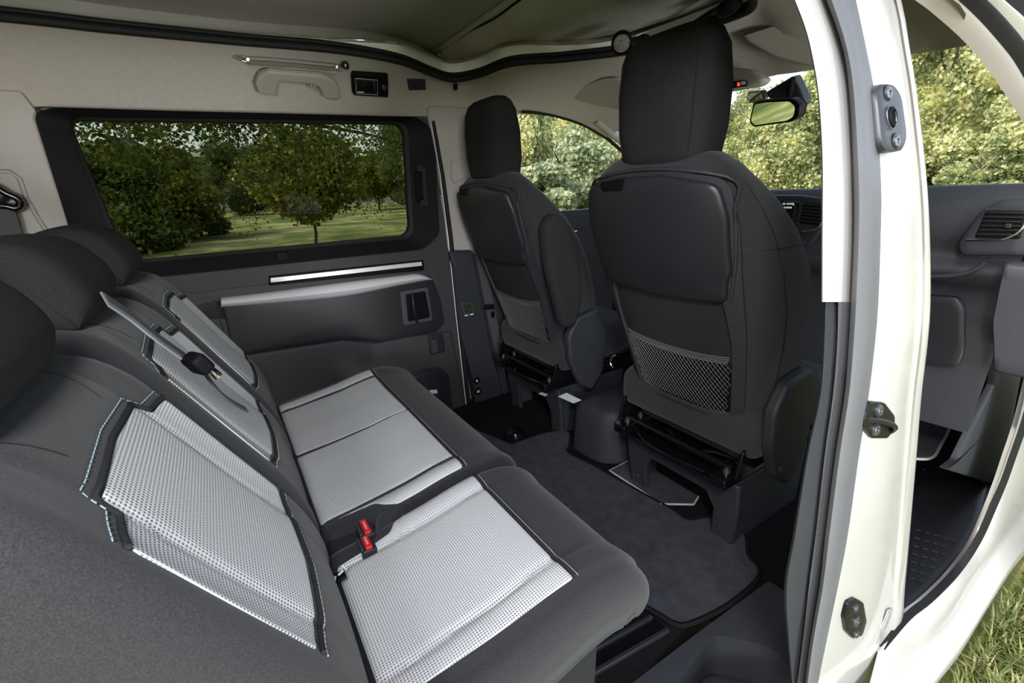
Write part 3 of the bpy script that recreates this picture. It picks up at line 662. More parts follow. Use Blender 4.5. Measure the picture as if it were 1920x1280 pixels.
def cushion(parent, yc, w, panels, bol, thick=.09, notch=None):
    def h(u, v):
        k = 0
        for (a, b_, ba, bb) in bol:
            if a <= v <= b_: 
                k += .006*(math.exp(-((v-a)/ba)**4)) if ba else 0
                k += .006*(math.exp(-((v-b_)/bb)**4)) if bb else 0
                if ba: k -= .006*gauss(v, a+ba*1.15, .005)*min(1, max(0, (.43-u)/.05))
                if bb: k -= .006*gauss(v, b_-bb*1.15, .005)*min(1, max(0, (.43-u)/.05))
        return k+.006*gauss(u, .20, .14)
    wf_ = lambda u: 1-.035*max(0, (u-.40)/.15)**2-.05*max(0, (.06-u)/.06)
    pd = Pad(CUSH, yc, w, thick, r=.032, h=h, r0=.0, r1=.03, wfun=wf_)
    body = pd.body('seat_cushion', MT['fab'], parent)
    for (a, b_) in panels:
        u0, u1 = .045, .345
        n = 8
        out = [(u0, a+.012)]+[(u1, a), (u1-.004, a+(b_-a)*.5), (u1, b_)]+[(u0, b_-.012)]
        if notch == 'L': out = [(u0, a+.012), (u1, a), (u1, b_), (.19, b_), (.165, b_-.012), (.15, b_-.032), (.10, b_-.040), (u0, b_-.045)]
        if notch == 'R' and a < -.3: out = [(u0, a+.045), (.10, a+.040), (.15, a+.032), (.165, a+.012), (.19, a), (u1, a), (u1, b_), (u0, b_)]
        c_ = ((u0+u1)/2, (a+b_)/2)
        p_ = patch('pale_seat_panel', rnd(out, .006, 2), pd.S, MT['light'], body, lift=.0022, bevel=.004, rings=22, d=.008, center=c_); p_['label'] = 'pale woven check centre panel'
        tube('piping', line_on(pd.S, [(u1+.004, a), (u1+.004, b_)], .0035, 24), .0028, MT['fab2'], body, n=6)
        tube('seam_thread', line_on(pd.S, [(u1+.009, a), (u1+.009, b_)], .0015, 24), .0007, MT['stitchw'], body, n=4)
    return pd, body
def backrest(parent, yc, w, panel, thick=.11):
    a, b_ = panel
    def h(u, v):
        e = max(abs(v)-(w-.075), 0)/.05
        return .009*min(1, e)**1.5*(1 if u < .45 else max(0, 1-(u-.45)/.08))-.003*gauss(abs(v), w-.085, .006)*(1 if .1 < u < .5 else 0)+.012*gauss(u, .13, .09)*(1-(v/w)**2)
    wf_ = lambda u: 1-.16*max(0, (u-.43)/.14)**2
    pd = Pad(BACK, yc, w, thick, r=.035, h=h, r0=.02, r1=.03, wfun=wf_); pd.sg = -1
    body = pd.body('backrest', MT['fab'], parent)
    out = [(.13, a+.01), (.15, a), (.44, a-.004), (.455, a+.05), (.462, (a+b_)/2), (.455, b_-.05), (.44, b_+.004), (.15, b_), (.13, b_-.01)]
    out = rnd([(.205, a+.004), (.408, a), (.414, a+.045), (.435, a+.055), (.441, (a+b_)/2), (.435, b_-.055), (.414, b_-.045), (.408, b_), (.205, b_-.004), (.188, b_-.06), (.182, (a+b_)/2), (.188, a+.06)], .006, 2)
    p_ = patch('pale_back_panel', out, pd.S, MT['light'], body, lift=.0022, bevel=.004, rings=24, d=.008); p_['label'] = 'pale woven check back panel'
    tp = [(.413, a-.002), (.419, a+.045), (.440, a+.055), (.446, (a+b_)/2), (.440, b_-.055), (.419, b_-.045), (.413, b_+.002)]
    tube('piping', line_on(pd.S, tp, .002, 8), .0028, MT['fab2'], body, n=6)
    dashes('top_stitching', line_on(pd.S, [(x+.011, y) for x, y in tp], .0012, 10), MT['stitch'], body, r=.0007, dash=.005)
    bt = [(.198, b_-.002), (.180, b_-.06), (.174, (a+b_)/2), (.180, a+.06), (.198, a+.002)]
    tube('piping', line_on(pd.S, bt, .002, 8), .0028, MT['fab2'], body, n=6)
    dashes('lower_stitching', line_on(pd.S, [(x-.008, y) for x, y in bt], .0012, 10), MT['stitchw'], body, r=.0009)
    # seams from the shoulders
    for s_ in (-1, 1): tube('shoulder_seam', line_on(pd.S, [(.47, s_*(w-.12)), (.53, s_*(w-.10))], .0, 8), .0007, MT['stitchd'], body, n=4)
    return pd, body
# ---- single near seat
s1 = thing('single_seat', 'nearest rear seat, the single one by the open door, with pale check panels', 'seat', (-.62, -.53, 0))
pdc1, cb1 = cushion(s1, -.523, .197, [(-.150, .186)], [(-.150, .186, .045, .045)], notch='L')
pdb1, bb1 = backrest(s1, -.555, .19, (-.158, .160))
headrest('headrest', -.56, .115, s1)
prism('seat_base', [(-.86, -.66, .28), (-.45, -.66, .29), (-.43, -.66, .24), (-.44, -.66, .0), (-.62, -.66, .0), (-.80, -.66, .1)], (0, .26, 0), MT['fab2'], s1, bev=.01)
prism('seat_side_cover', [(-.98, -.70, .30), (-.74, -.70, .30), (-.70, -.70, .335), (-.73, -.70, .40), (-.80, -.70, .45), (-.88, -.70, .44)], (0, -.025, 0), MT['plas2'], s1, bev=.008)
lathe('recliner_knob', (-.80, -.735, .36), (0, -1, .3), [(.032, 0), (.032, .012), (.026, .02), (.002, .021)], MT['plas2'], s1, 28)
tube('side_seam', [(-1.06, -.748, .70), (-.98, -.749, .60), (-.90, -.7485, .52), (-.84, -.747, .45)], .0013, MT['stitchd'], s1, n=4)
# ---- double bench
s2 = thing('rear_bench', 'double rear bench with two pale check places, beyond the single seat', 'bench', (-.62, .07, 0))
pdc2, cb2 = cushion(s2, .075, .385, [(-.372, -.026), (-.022, .335)], [(-.372, -.024, .042, 0), (-.024, .335, 0, .045)], notch='R')
pdb2, bb2 = backrest(s2, -.155, .19, (-.155, .155)); pdb3, bb3 = backrest(s2, .245, .19, (-.155, .155))
headrest('headrest', -.165, .115, s2); headrest('headrest', .235, .115, s2)
prism('seat_base', [(-.86, -.20, .28), (-.45, -.20, .29), (-.43, -.20, .24), (-.44, -.20, .0), (-.62, -.20, .0), (-.80, -.20, .1)], (0, .55, 0), MT['fab2'], s2, bev=.01)
# dark filler pad between cushion and backrest, plus release straps
box('filler_pad', (-.80, .075, .345), (.12, .74, .06), MT['fab2'], s2, bev=.02); box('filler_pad', (-.80, -.523, .345), (.12, .36, .06), MT['fab2'], s1, bev=.02)
def tab(px, py, parent, lab=False):
    p = np.array(P(px, py, 'X', -.79)); p = P(px, py, 'Z', .405)
    tb = box('release_tab', p, (.026, .020, .006), MT['black'], parent, bev=.003, ry=-.2)
    if lab:
        box('tab_symbol', (p[0]+.006, p[1], p[2]+.007), (.010, .004, .001), MT['label'], tb, bev=0, rz=.4, ry=-.2); box('tab_symbol', (p[0]-.004, p[1]-.004, p[2]+.005), (.008, .003, .001), MT['label'], tb, bev=0, rz=1.2, ry=-.2)
        box('tab_line', (p[0]+.014, p[1]+.006, p[2]+.008), (.002, .014, .001), MT['label'], tb, bev=0, rz=.3, ry=-.2)
tab(633, 1083, s1, True); tab(585, 990, s2); tab(495, 778, s2)
# buckles
def buckle(px, py, z, label, group=None, h=.07, tilt=0):
    x, y, _ = P(px, py, 'Z', z); t_ = thing('belt_buckle', label, 'buckle', (x, y, z-h), group)
    R_ = dict(bev=.004)
    box('buckle_body', (x, y, z-h/2), (.026, .046, h), MT['plas2'], t_, bev=.004, ry=tilt)
    b_ = box('release_button', (x+.003, y, z+.001), (.012, .040, .008), MT['red'], t_, bev=.002, ry=tilt)
    box('latch_slot', (x-.009, y, z+.001), (.005, .036, .004), MT['hard'], t_, bev=.001, ry=tilt)
    for k in range(5): box('button_mark', (x+.003, y-.010+k*.005, z+.0053), (.003, .003, .0006), MT['labelp'], b_, bev=0)
buckle(682, 990, .405, 'red topped belt buckle, the one farther from the door of the pair between the cushions', 'belt buckles between the rear cushions', tilt=.1)
buckle(684, 1018, .398, 'red topped belt buckle, the one nearer the door of the pair between the cushions', 'belt buckles between the rear cushions', tilt=.1)
buckle(592, 858, .368, 'small red buckle at the back of the bench by the middle seam', h=.05)
# buckle well
prism('buckle_well', [P(*p, 'Z', .375) for p in ((612, 1000), (700, 950), (745, 962), (738, 985), (700, 1018), (648, 1055), (610, 1045))], (0, 0, -.05), MT['fab2'], s1, bev=.004)
prism('cushion_gusset', [P(*p, 'Z', .392) for p in ((705, 965), (750, 935), (765, 930), (750, 962), (722, 1000), (700, 1018))], (0, 0, -.04), MT['fab'], s1, bev=.01)
# ================================================================ FRONT SEATS
def front_seat(yc, label, near):
    t_ = thing('front_seat', label, 'seat', (.2, yc, 0))
    ZS = [.30, .40, .50, .60, .70, .80, .88, .94, .985, 1.02, 1.045, 1.058]
    XR = [.205, .178, .147, .115, .080, .045, .018, -.002, -.014, -.012, .0, .02]
    HW = [.19, .202, .222, .244, .260, .262, .252, .232, .207, .178, .142, .095]
    DP = [.17, .20, .22, .225, .22, .21, .195, .18, .16, .13, .095, .05]
    EX = 3.2
    def ring_at(z, n=56):
        xr, hw, dp = (float(np.interp(z, ZS, q)) for q in (XR, HW, DP)); out = []
        for k in range(n):
            a = 2*PI*k/n; c_, s_ = math.cos(a), math.sin(a); ex = 2/EX
            x = -math.copysign(abs(c_)**ex, c_)*dp/2; y = math.copysign(abs(s_)**ex, s_)*hw
            # forward side bolsters
            bx = 0
            if x > 0: bx = float(np.interp(z, [.3, .8, .9, 1.0], [.05, .05, .03, .0]))*(abs(y)/hw)**2.5
            out.append((xr+dp/2+x+bx, yc+y, z))
        return out
    def S(y, z, off=0):
        xr, hw, dp = (float(np.interp(z, ZS, q)) for q in (XR, HW, DP)); q = min(.985, abs(y)/hw)
        x = dp/2*(1-(1-q**EX)**(1/EX)); ny = math.copysign(q**3, y)*.6
        return (xr+x-off*math.sqrt(1-ny*ny), yc+y+off*ny, z)
    zz = catm([(z,) for z in ZS], 3); rows = [ring_at(float(z[0])) for z in zz]
    rows.append([tuple(np.array(p)*.4+np.array((.055, yc, 1.06))*.6) for p in rows[-1]])
    body = loft('backrest', rows, MT['fab'], t_, closed=True, capped=True, autos=80)
    # side seams on the cover
    def side(z, f, sg, off=.0006):
        xr, hw, dp = (float(np.interp(z, ZS, q)) for q in (XR, HW, DP)); x = -1+2*f
        y = hw*(1-abs(x)**EX)**(1/EX); bx = .05*(abs(y)/hw)**2.5*max(0, min(1, (x)*3)) if x > 0 else 0
        return (xr+dp/2+x*dp/2+bx, yc+sg*(y+off), z)
    sg = -1
    tube('side_seam', [side(z, f, sg) for z, f in zip(np.linspace(.36, .99, 24), np.linspace(.42, .36, 24))], .0011, MT['stitchd'], body, n=4)
    tube('shoulder_seam', [side(.855, f, sg) for f in np.linspace(.10, .98, 16)], .0011, MT['stitchd'], body, n=4)
    box('side_label', side(.838, .86, sg, .002), (.03, .002, .004), MT['label'], body, bev=0, rz=.35)
    # headrest
    hz = [1.02, 1.045, 1.10, 1.18, 1.245, 1.272, 1.286, 1.293]; hx = [.0, -.014, -.020, -.020, -.014, -.006, .010, .034]; hw_ = [.098, .112, .122, .126, .120, .108, .088, .05]; hd = [.09, .125, .135, .130, .112, .09, .06, .03]
    rows = []
    for z in [float(q[0]) for q in catm([(z,) for z in hz], 4)]:
        xr, hw, dp = (float(np.interp(z, hz, q)) for q in (hx, hw_, hd)); row = []
        for k in range(44):
            a = 2*PI*k/44; c_, s_ = math.cos(a), math.sin(a); x = -math.copysign(abs(c_)**.62, c_)*dp/2; y = math.copysign(abs(s_)**.62, s_)*hw
            row.append((xr+dp/2+x, yc-.014+y, z))
        rows.append(row)
    rows.append([tuple(np.array(p)*.3+np.array((.05, yc-.014, 1.294))*.7) for p in rows[-1]])
    hr = loft('headrest', rows, MT['fabh'], t_, closed=True, capped=True, autos=80)
    for s_ in (-1, 1):
        tube('headrest_seam', [(float(np.interp(z, hz, hx))+.010, yc-.014+s_*(float(np.interp(z, hz, hw_))*.80), z) for z in np.linspace(1.05, 1.262, 14)], .0012, MT['stitchd'], hr, n=4)
        tube('headrest_post', [(.05, yc+s_*.06, .98), (.05, yc+s_*.06, 1.10)], .007, MT['steel'], hr, n=8)
    # hard back shell: surround frame, table pocket, net, lower board
    fo_ = rnd([(-.205, .66), (-.212, .90), (-.190, .995), (0, 1.030), (.190, .995), (.212, .90), (.205, .66), (.172, .385), (.150, .335), (-.150, .335), (-.172, .385)], .03, 4)
    fi_ = rnd([(-.174, .62), (-.172, .70), (-.160, .79), (0, .82), (.160, .79), (.172, .70), (.174, .62), (.150, .415), (.135, .392), (-.135, .392), (-.150, .415)], .02, 4)
    fi_ = [(p[0], p[1]) for p in fi_]
    fr = ring('back_frame', fo_, fi_, S, MT['plas'], t_, lo=-.004, hi=.010, li=.013, bands=3, n=120, inner_base=-.004)
    # cloth inset between
    patch('back_cloth', [(p[0]*1.02, p[1]*1.0) for p in fi_], S, MT['fab2'], t_, base=.0, lift=.003, rings=4)
    lid = rnd([(-.176, .735), (-.190, .760), (-.192, .88), (-.165, .945), (-.115, .962), (-.112, .945), (-.045, .942), (-.035, .965), (0, .968), (.115, .962), (.165, .945), (.192, .88), (.190, .760), (.176, .735), (.168, .705), (-.168, .705)], .012, 3)
    lid = rnd([(-.178, .735), (-.184, .785), (-.194, .805), (-.195, .925), (-.178, .985), (-.06, 1.008), (.06, 1.008), (.178, .985), (.195, .925), (.194, .805), (.184, .785), (.178, .735), (0, .725)], .018, 4)
    pn = patch('upper_pocket', lid, S, MT['plas2'], t_, base=.010, lift=.014, bevel=.010, crown=.006, rings=8)
    sg_ = 1
    patch('pocket_grip', rnd([(.030, 1.006), (.040, .978), (.110, .978), (.120, 1.0)], .008, 3), S, MT['black'], pn, base=.020, lift=.007, bevel=.004)
    tube('pocket_edge', [S(a, z, .011) for a, z in catm([(-.184, .74), (-.202, .84), (-.203, .93), (-.183, .998), (0, 1.022), (.183, .998), (.203, .93), (.202, .84), (.184, .73)], 6)], .004, MT['plas'], pn, n=6)
    # net pocket
    nz0, nz1 = .408, .568
    for k in range(4): tube('net_hem', [S(y, nz1+.012-k*.0055+.010*(y/.15)**2-.006, .007) for y in np.linspace(-.163+.002*k, .163-.002*k, 14)], .0016, MT['cord'], t_, n=4)
    vs = []; fs = []
    def cord(a, b_, n=8):
        pts = [Vector(S(a[0]+(b_[0]-a[0])*i/n, a[1]+(b_[1]-a[1])*i/n, .007)) for i in range(n+1)]
        i0 = len(vs)
        for p, q in ((0, 0),): pass
        for i, p in enumerate(pts):
            t__ = (pts[min(i+1, n)]-pts[max(i-1, 0)]).normalized(); x_ = t__.orthogonal().normalized(); y_ = t__.cross(x_)
            for k in range(3): an = 2*PI*k/3; vs.append(p+x_*.0007*math.cos(an)+y_*.0007*math.sin(an))
        for i in range(n):
            for k in range(3): fs.append((i0+i*3+k, i0+i*3+(k+1) % 3, i0+(i+1)*3+(k+1) % 3, i0+(i+1)*3+k))
    def clip(y, z): 
        hw = np.interp(z, [.40, .58], [.140, .168]); return abs(y) <= hw and nz0-.005 <= z <= nz1+.004
    sp_, st_ = .0125, .0088
    # zig-zag cords forming lozenges
    for r_ in range(19):
        z0 = nz0+r_*st_
        for c_ in range(-15, 15):
            y0 = c_*sp_+(sp_/2 if r_ % 2 else 0)
            for dx in (-1, 1):
                a, b_ = (y0, z0), (y0+dx*sp_/2, z0+st_)
                if clip(*a) and clip(*b_): cord(a, b_, 2)
    tag(mesh('net_pocket', vs, fs, MT['cord'], t_, smooth=False, fix=False), kind='stuff')
    patch('net_backing', [(-.165, .568), (.165, .568), (.142, .400), (-.142, .400)], S, MT['black'], t_, base=.001, lift=.003, rings=3)
    # lower cushion cover, side covers, recliner
    for s_ in (-1,):
        sc = [(.185, .36), (.18, .46), (.225, .525), (.33, .54), (.385, .46), (.36, .27), (.30, .205), (.235, .25)]
        cv = prism('recliner_cover', [(x, yc+s_*(.228), z) for x, z in rnd(sc, .018, 4)], (0, s_*.035, 0), MT['plas'], t_, bev=.010)
        lathe('cover_screw', (.235, yc+s_*.265, .285), (0, s_, 0), [(.008, 0), (.008, .002), (.003, .003), (.0002, .003)], MT['steel'], cv, 12)
    prism('back_skirt', [(.185, yc-.185, .38), (.185, yc+.185, .38), (.212, yc+.175, .268), (.212, yc-.175, .268)], (.03, 0, 0), MT['fab2'], t_, bev=.012)
    # cushion
    pts = [(.17, .30), (.17, .42), (.25, .44), (.45, .455), (.58, .46), (.63, .42), (.62, .36), (.5, .31)]
    prism('seat_cushion', [(x, yc-.235, z) for x, z in rnd(pts, .04, 4)], (0, .47, 0), MT['fab'], t_, bev=.03)
    # mechanism
    for s_ in (-1, 1):
        rl_ = box('slide_rail', (.36, yc+s_*.175, .245), (.50, .045, .03), MT['gloss'], t_, bev=.004)
        for q in (.13, .19): lathe('rail_bolt', (q+.02, yc+s_*.175, .26), (0, 0, 1), [(.009, 0), (.009, .006), (.005, .007), (.005, .014), (.0002, .014)], MT['steel'], rl_, 12)
        prism('side_bracket', [(.14, yc+s_*.20, .26), (.16, yc+s_*.20, .33), (.30, yc+s_*.20, .40), (.34, yc+s_*.20, .30), (.34, yc+s_*.20, .26)], (0, s_*.008, 0), MT['gloss'], t_, bev=.002)
    tp_ = box('base_top_plate', (.34, yc, .222), (.42, .37, .012), MT['gloss'], t_, bev=.004)
    tube('cross_bar', [(.17, yc-.18, .262), (.17, yc+.18, .262)], .011, MT['gloss'], t_, n=10)
    tube('height_lever', catm([(.14, yc-.12, .235), (.12, yc-.02, .24), (.13, yc+.08, .235), (.16, yc+.15, .245)], 6), .006, MT['gloss'], t_, n=8)
    tube('wiring', catm([(.22, yc+.10, .24), (.19, yc+.04, .27), (.17, yc-.03, .25), (.20, yc-.10, .265), (.24, yc-.15, .25)], 6), .005, MT['black'], t_, n=6)
    lathe('seat_motor', (.26, yc-.08, .26), (0, 1, 0), [(.02, -.03), (.026, -.028), (.026, .03), (.018, .04), (.012, .055), (.0002, .056)], MT['gloss'], t_, 16)
    # pedestal with arched opening
    zt = .215; a_out = [(-.19, 0), (-.20, .12), (-.20, zt), (.20, zt), (.20, .12), (.19, 0), (.12, 0), (.125, .10), (.10, .145), (-.10, .145), (-.125, .10), (-.12, 0)]
    prism('seat_pedestal', [(.175+.02*(zt-z)/zt, yc+y, z) for y, z in a_out], (.02, 0, 0), MT['plas'], t_, bev=.006)
    for s_ in (-1, 1): prism('pedestal_side', [(.19, yc+s_*.185, 0), (.19, yc+s_*.19, zt), (.55, yc+s_*.19, zt), (.55, yc+s_*.185, 0)], (0, -s_*.015, 0), MT['plas'], t_, bev=.003)
    prism('pedestal_back', [(.30, yc-.18, 0), (.30, yc+.18, 0), (.30, yc+.18, zt), (.30, yc-.18, zt)], (.01, 0, 0), MT['black'], t_, bev=0)
    for s_ in (-1, 1): lathe('pedestal_screw', (.186, yc+s_*.155, .05), (-1, 0, 0), [(.006, 0), (.006, .003), (.0002, .0035)], MT['steel'], t_, 10)
    return t_, S
fs1, Sn = front_seat(-.345, 'near front seat in black cloth, standing nearest the door pillar and largest in view', True)
fs2, Sf = front_seat(.425, 'far front seat in black cloth with armrest, next to the window side', False)
# labels on the far seat's base plate
yy = .405
pr = mesh('paper_label', [P(*p, 'Z', .2295) for p in ((1046, 743), (1062, 736), (1091, 750), (1075, 756))], [(0, 1, 2, 3)], MT['label'], fs2, smooth=False)
mesh('paper_label', [P(*p, 'Z', .2295) for p in ((1009, 738), (1015, 735), (1028, 739), (1022, 743))], [(0, 1, 2, 3)], MT['labelp'], fs2, smooth=False)
tube('release_handle', catm([P(*p, 'X', .16) for p in ((1150, 690), (1145, 680), (1148, 669), (1156, 664))], 5), .004, MT['chrome'], fs2, n=6)
# folded-up armrest on the far seat
ax = rnd([(.16, .50), (.10, .72), (.085, .86), (.12, .905), (.17, .89), (.23, .80), (.25, .60), (.22, .50)], .03, 4)
prism('armrest', [(x-.035, .115, z+.01) for x, z in ax], (0, .055, 0), MT['fab2'], fs2, bev=.02)
# ================================================================ DASHBOARD AND FRONT CABIN
ds = thing('dashboard', 'dark grey dashboard with screen and air vents, ahead of the front seats', 'dashboard', (1.1, 0, .5))
def dprof(y): return [(.99, .20), (1.02, .45), (1.035, .62), (.995, .66), (.975, .70), (1.0, .745), (.985, .80), (.99, .88), (1.02, .925), (1.10, .938), (1.65, .90)]
rows = []
for y in np.linspace(-.79, .77, 40):
    pr_ = dprof(y); k = .03*math.cos(y*2.2)
    rows.append([(x-k, float(y), z) for x, z in catm(pr_, 3)])
loft('dash_body', rows, MT['plas'], ds, autos=50)
def PX(*ps, x=.97): return [P(a, b, 'X', x)[1:] for a, b in ps]
XD = .955
SX = lambda y, z, o=0: (XD-o, y, z)
patch('screen_surround', rnd(PX((1380, 366), (1500, 366), (1545, 372), (1545, 425), (1520, 458), (1500, 470), (1380, 470), x=XD), .01, 3), SX, MT['plas2'], ds, base=-.02, lift=.022, bevel=.006)
scn = patch('touch_screen', rnd(PX((1400, 376), (1502, 376), (1492, 424), (1400, 424), x=XD), .006, 3), SX, MT['screen'], ds, base=.0, lift=.006, bevel=.002)
tube('screen_edge', [(XD-.007, *q) for q in PX((1470, 378), (1500, 379), (1498, 392), (1490, 422), (1480, 424), x=XD-.007)], .0014, MT['chrome'], scn, n=5)
for a, b_, w_, h_, mm in ((1470, 382, 5, 3, 'scrlit'), (1477, 382, 4, 3, 'scrlit'), (1484, 382, 9, 3, 'scrlit'), (1471, 389, 4, 3, 'scrlit'), (1479, 389, 11, 3, 'scrlit'), (1474, 409, 10, 6, 'scryel'), (1488, 384, 2, 2, 'scrlit'), (1492, 398, 3, 3, 'plas'), (1490, 411, 3, 3, 'plas')):
    patch('screen_icon', PX((a-w_/2, b_-h_/2), (a+w_/2, b_-h_/2), (a+w_/2, b_+h_/2), (a-w_/2, b_+h_/2), x=XD-.006), SX, MT[mm], scn, base=.006, lift=.0008, bevel=.0003, rings=1)
def vent(pts, n, parent, chrome=None):
    v = patch('air_vent', rnd(PX(*pts, x=XD), .006, 3), SX, MT['black'], parent, base=.0, lift=.006, bevel=.004)
    q = PX(*pts, x=XD)
    for k in range(n):
        f = (k+.7)/(n+.4)
        a = np.array(q[0])*(1-f)+np.array(q[3])*f; b_ = np.array(q[1])*(1-f)+np.array(q[2])*f
        a, b_ = a+(b_-a)*.05, b_+(a-b_)*.05
        prism('vent_slat', [(XD-.006, *a), (XD-.006, *b_), (XD-.014, b_[0], b_[1]+.003), (XD-.014, a[0], a[1]+.003)], (0, 0, .003), MT['plas2'], v, bev=.0008)
    if chrome: tube('chrome_edge', [(XD-.012, *p) for p in catm(PX(*chrome, x=XD-.012), 6)], .003, MT['chrome'], v, n=8)
    return v
vent(((1508, 380), (1545, 382), (1540, 424), (1500, 418)), 6, ds, ((1546, 395), (1542, 415), (1530, 430), (1505, 434)))
XD = .95
patch('vent_surround', rnd(PX((1880, 372), (1960, 374), (1975, 480), (1800, 480), (1793, 458), (1840, 392), x=XD), .012, 3), SX, MT['plas'], ds, base=-.03, lift=.034, bevel=.008)
v = vent(((1850, 394), (1925, 396), (1915, 448), (1827, 446)), 6, ds, ((1812, 450), (1870, 449), (1895, 443), (1912, 432), (1926, 412), (1935, 400)))
box('vent_tab', P(1890, 423, 'X', .932), (.012, .012, .012), MT['plas2'], v, bev=.002)
tube('surround_edge', [P(*p, 'X', .935) for p in ((1848, 392), (1925, 394))], .0015, MT['hard'], v, n=5)
# shelf lip, glove box and side kick panels
tube('shelf_lip', catm([P(*p, 'X', .93) for p in ((1740, 518), (1780, 517), (1810, 512), (1832, 503), (1847, 492))], 6), .006, MT['hard'], ds, n=8)
patch('glove_box', rnd([P(*p, 'X', .98)[1:] for p in ((1700, 552), (1796, 556), (1808, 575), (1808, 660), (1795, 690), (1700, 680))], .02, 4), lambda y, z, o=0: (.985-o, y, z), MT['plas2'], ds, base=-.01, lift=.02, bevel=.006)
patch('dash_end_trim', rnd([P(*p, 'X', .90)[1:] for p in ((1880, 492), (1960, 500), (1960, 720), (1862, 700), (1858, 600))], .01, 3), lambda y, z, o=0: (.90-o, y, z), MT['plas'], ds, base=-.05, lift=.05, bevel=.01)
# front footwell
fw = struct('wall_front')
prism('bulkhead', [(1.62, -.8, -.3), (1.62, .8, -.3), (1.62, .8, .92), (1.62, -.8, .92)], (.02, 0, 0), MT['black'], fw, bev=0)
YK = -.79
patch('kick_panel', rnd([P(*p, 'Y', -.78)[::2] for p in ((1868, 600), (1925, 610), (1900, 700), (1868, 885), (1855, 905), (1760, 875), (1780, 860), (1850, 720))], .01, 3), lambda x, z, o=0: (x, -.78-o, z), MT['plas'], fw, base=0, lift=.02, bevel=.008)
stp = [P(*p, 'Z', -.24)[:2] for p in ((1722, 878), (1852, 905), (1838, 975), (1800, 1045), (1740, 1105), (1680, 1160), (1640, 1160))]
tread = patch('step_tread', rnd(stp, .01, 3), SZp(-.24), MT['plas2'], fl, lift=.006, bevel=.004, base=-.006)
prism('front_step_well', [(.34, -.66, -.26), (1.7, -.60, -.26), (1.7, -.86, -.26), (.34, -.84, -.26)], (0, 0, -.01), MT['plas2'], fl, bev=0)
prism('step_riser', [(.30, -.66, -.26), (1.62, -.60, -.26), (1.62, -.60, -.0), (.30, -.66, -.0)], (0, .01, 0), MT['plas2'], fl, bev=0)
for r_ in range(7):
    for c_ in range(5):
        px, py = 1716+c_*17+r_*(-2), 992+r_*15+c_*5
        if px+10 > 1810-(py-990)*.72: continue
        a, b_ = P(px, py, 'Z', -.232), P(px+11, py+3, 'Z', -.232)
        ribbon('tread_rib', [a, b_], (0, 1, 0), .006, .004, MT['plas'], tread, bev=.001)
# ---- floor mats
def mat_thing(name, label, poly, z, m, edge, em, r=.006):
    o = prism(name, [(p[0], p[1], z) for p in poly], (0, 0, .010), m, None, bev=.003); tag(o, label, 'mat')
    tube('edging', [(p[0], p[1], z+.007) for p in resamp(poly, .02)], edge, em, o, n=6, closed=True); return o
mp = catm([P(*p, 'Z', .0)[:2] for p in ((960, 836), (1020, 815), (1066, 812), (1068, 838), (1066, 852), (1120, 880), (1200, 926), (1262, 960), (1290, 978), (1330, 974), (1375, 990), (1398, 1010), (1402, 1045), (1424, 1077), (1400, 1110), (1350, 1147), (1290, 1174), (1262, 1172), (1225, 1150), (1190, 1136), (1140, 1150), (1105, 1172))], 4)
mp = [tuple(p) for p in mp]+[(-.75, -.45), (-.75, .62), (-.10, .62), (-.06, .45)]
mat_thing('floor_mat', 'charcoal velour floor mat between the bench and the front seats', mp, .0, MT['carpet'], .0065, MT['carpetd'])
m2 = PZ((1143, 886), (1222, 846), (1255, 840), (1330, 900), (1300, 950), (1240, 949))
mat_thing('floor_mat', 'narrow dark floor mat with pale edging, between the two front seats', m2+[], .002, MT['carpet'], .0035, MT['lpipe'])
m3 = [P(*p, 'Z', .0)[:2] for p in ((1735, 722), (1760, 728), (1790, 750), (1796, 765), (1775, 815), (1752, 858), (1740, 864), (1700, 862), (1680, 740))]
mat_thing('floor_mat', 'dark floor mat with pale edging in the footwell beyond the pillar', rnd(m3, .02, 3), .0, MT['carpet'], .005, MT['lpipe'])
# entrance rails beside the near seat
fr_ = thing('floor_rail', 'black slotted seat rails in the floor beside the entrance step', 'rail', (-.25, -.56, 0))
for k, (A, B) in enumerate((((1105, 1222), (1222, 1156)), ((1112, 1262), (1253, 1180)))):
    a, b_ = np.array(P(*A, 'Z', .008)), np.array(P(*B, 'Z', .008)); a = a+(a-b_)*2
    ribbon('rail_edge', [a, b_], (0, 1, 0), .010, .012, MT['plas2'], fr_, bev=.002)
a, b_ = np.array(P(1110, 1240, 'Z', .0)), np.array(P(1236, 1168, 'Z', .0)); a = a+(a-b_)*2
ribbon('rail_channel', [a, b_], (0, 1, 0), .05, .006, MT['gloss'], fr_, bev=.001)
# centre box between the seats
cb = thing('centre_box', 'dark moulded plastic box on the floor between the front seats', 'box', (.3, .05, 0))
q = [P(*p, 'Z', .0) for p in ((1105, 870), (1140, 886), (1222, 848))]
bx = [(.175, .155), (.19, -.015), (.30, -.09), (.62, -.08), (.62, .16)]
rows = []
for f, z in ((1.03, 0), (1.0, .10), (.97, .17), (.90, .20), (.7, .212), (.0, .215)):
    c_ = np.mean(bx, axis=0); rows.append([(*(c_+(np.array(p)-c_)*f), z) for p in resamp(rnd(bx, .05, 5), .03)])
loft('box_shell', rows, MT['plas'], cb, closed=True)
loft('box_ridge', [[(p[0], p[1], z+.0) for p in catm([(.24, -.05), (.30, -.085), (.45, -.085)], 4)] for z in (.11, .118)], MT['plas2'], cb)
# dome at the pillar foot
dm = lathe('anchor_dome', P(965, 822, 'Z', .0), (0, 0, 1), [(.045, 0), (.044, .02), (.036, .040), (.02, .050), (.0002, .052)], MT['gloss'], None, 24); tag(dm, 'glossy black rounded dome on the floor at the foot of the far pillar', 'cap')
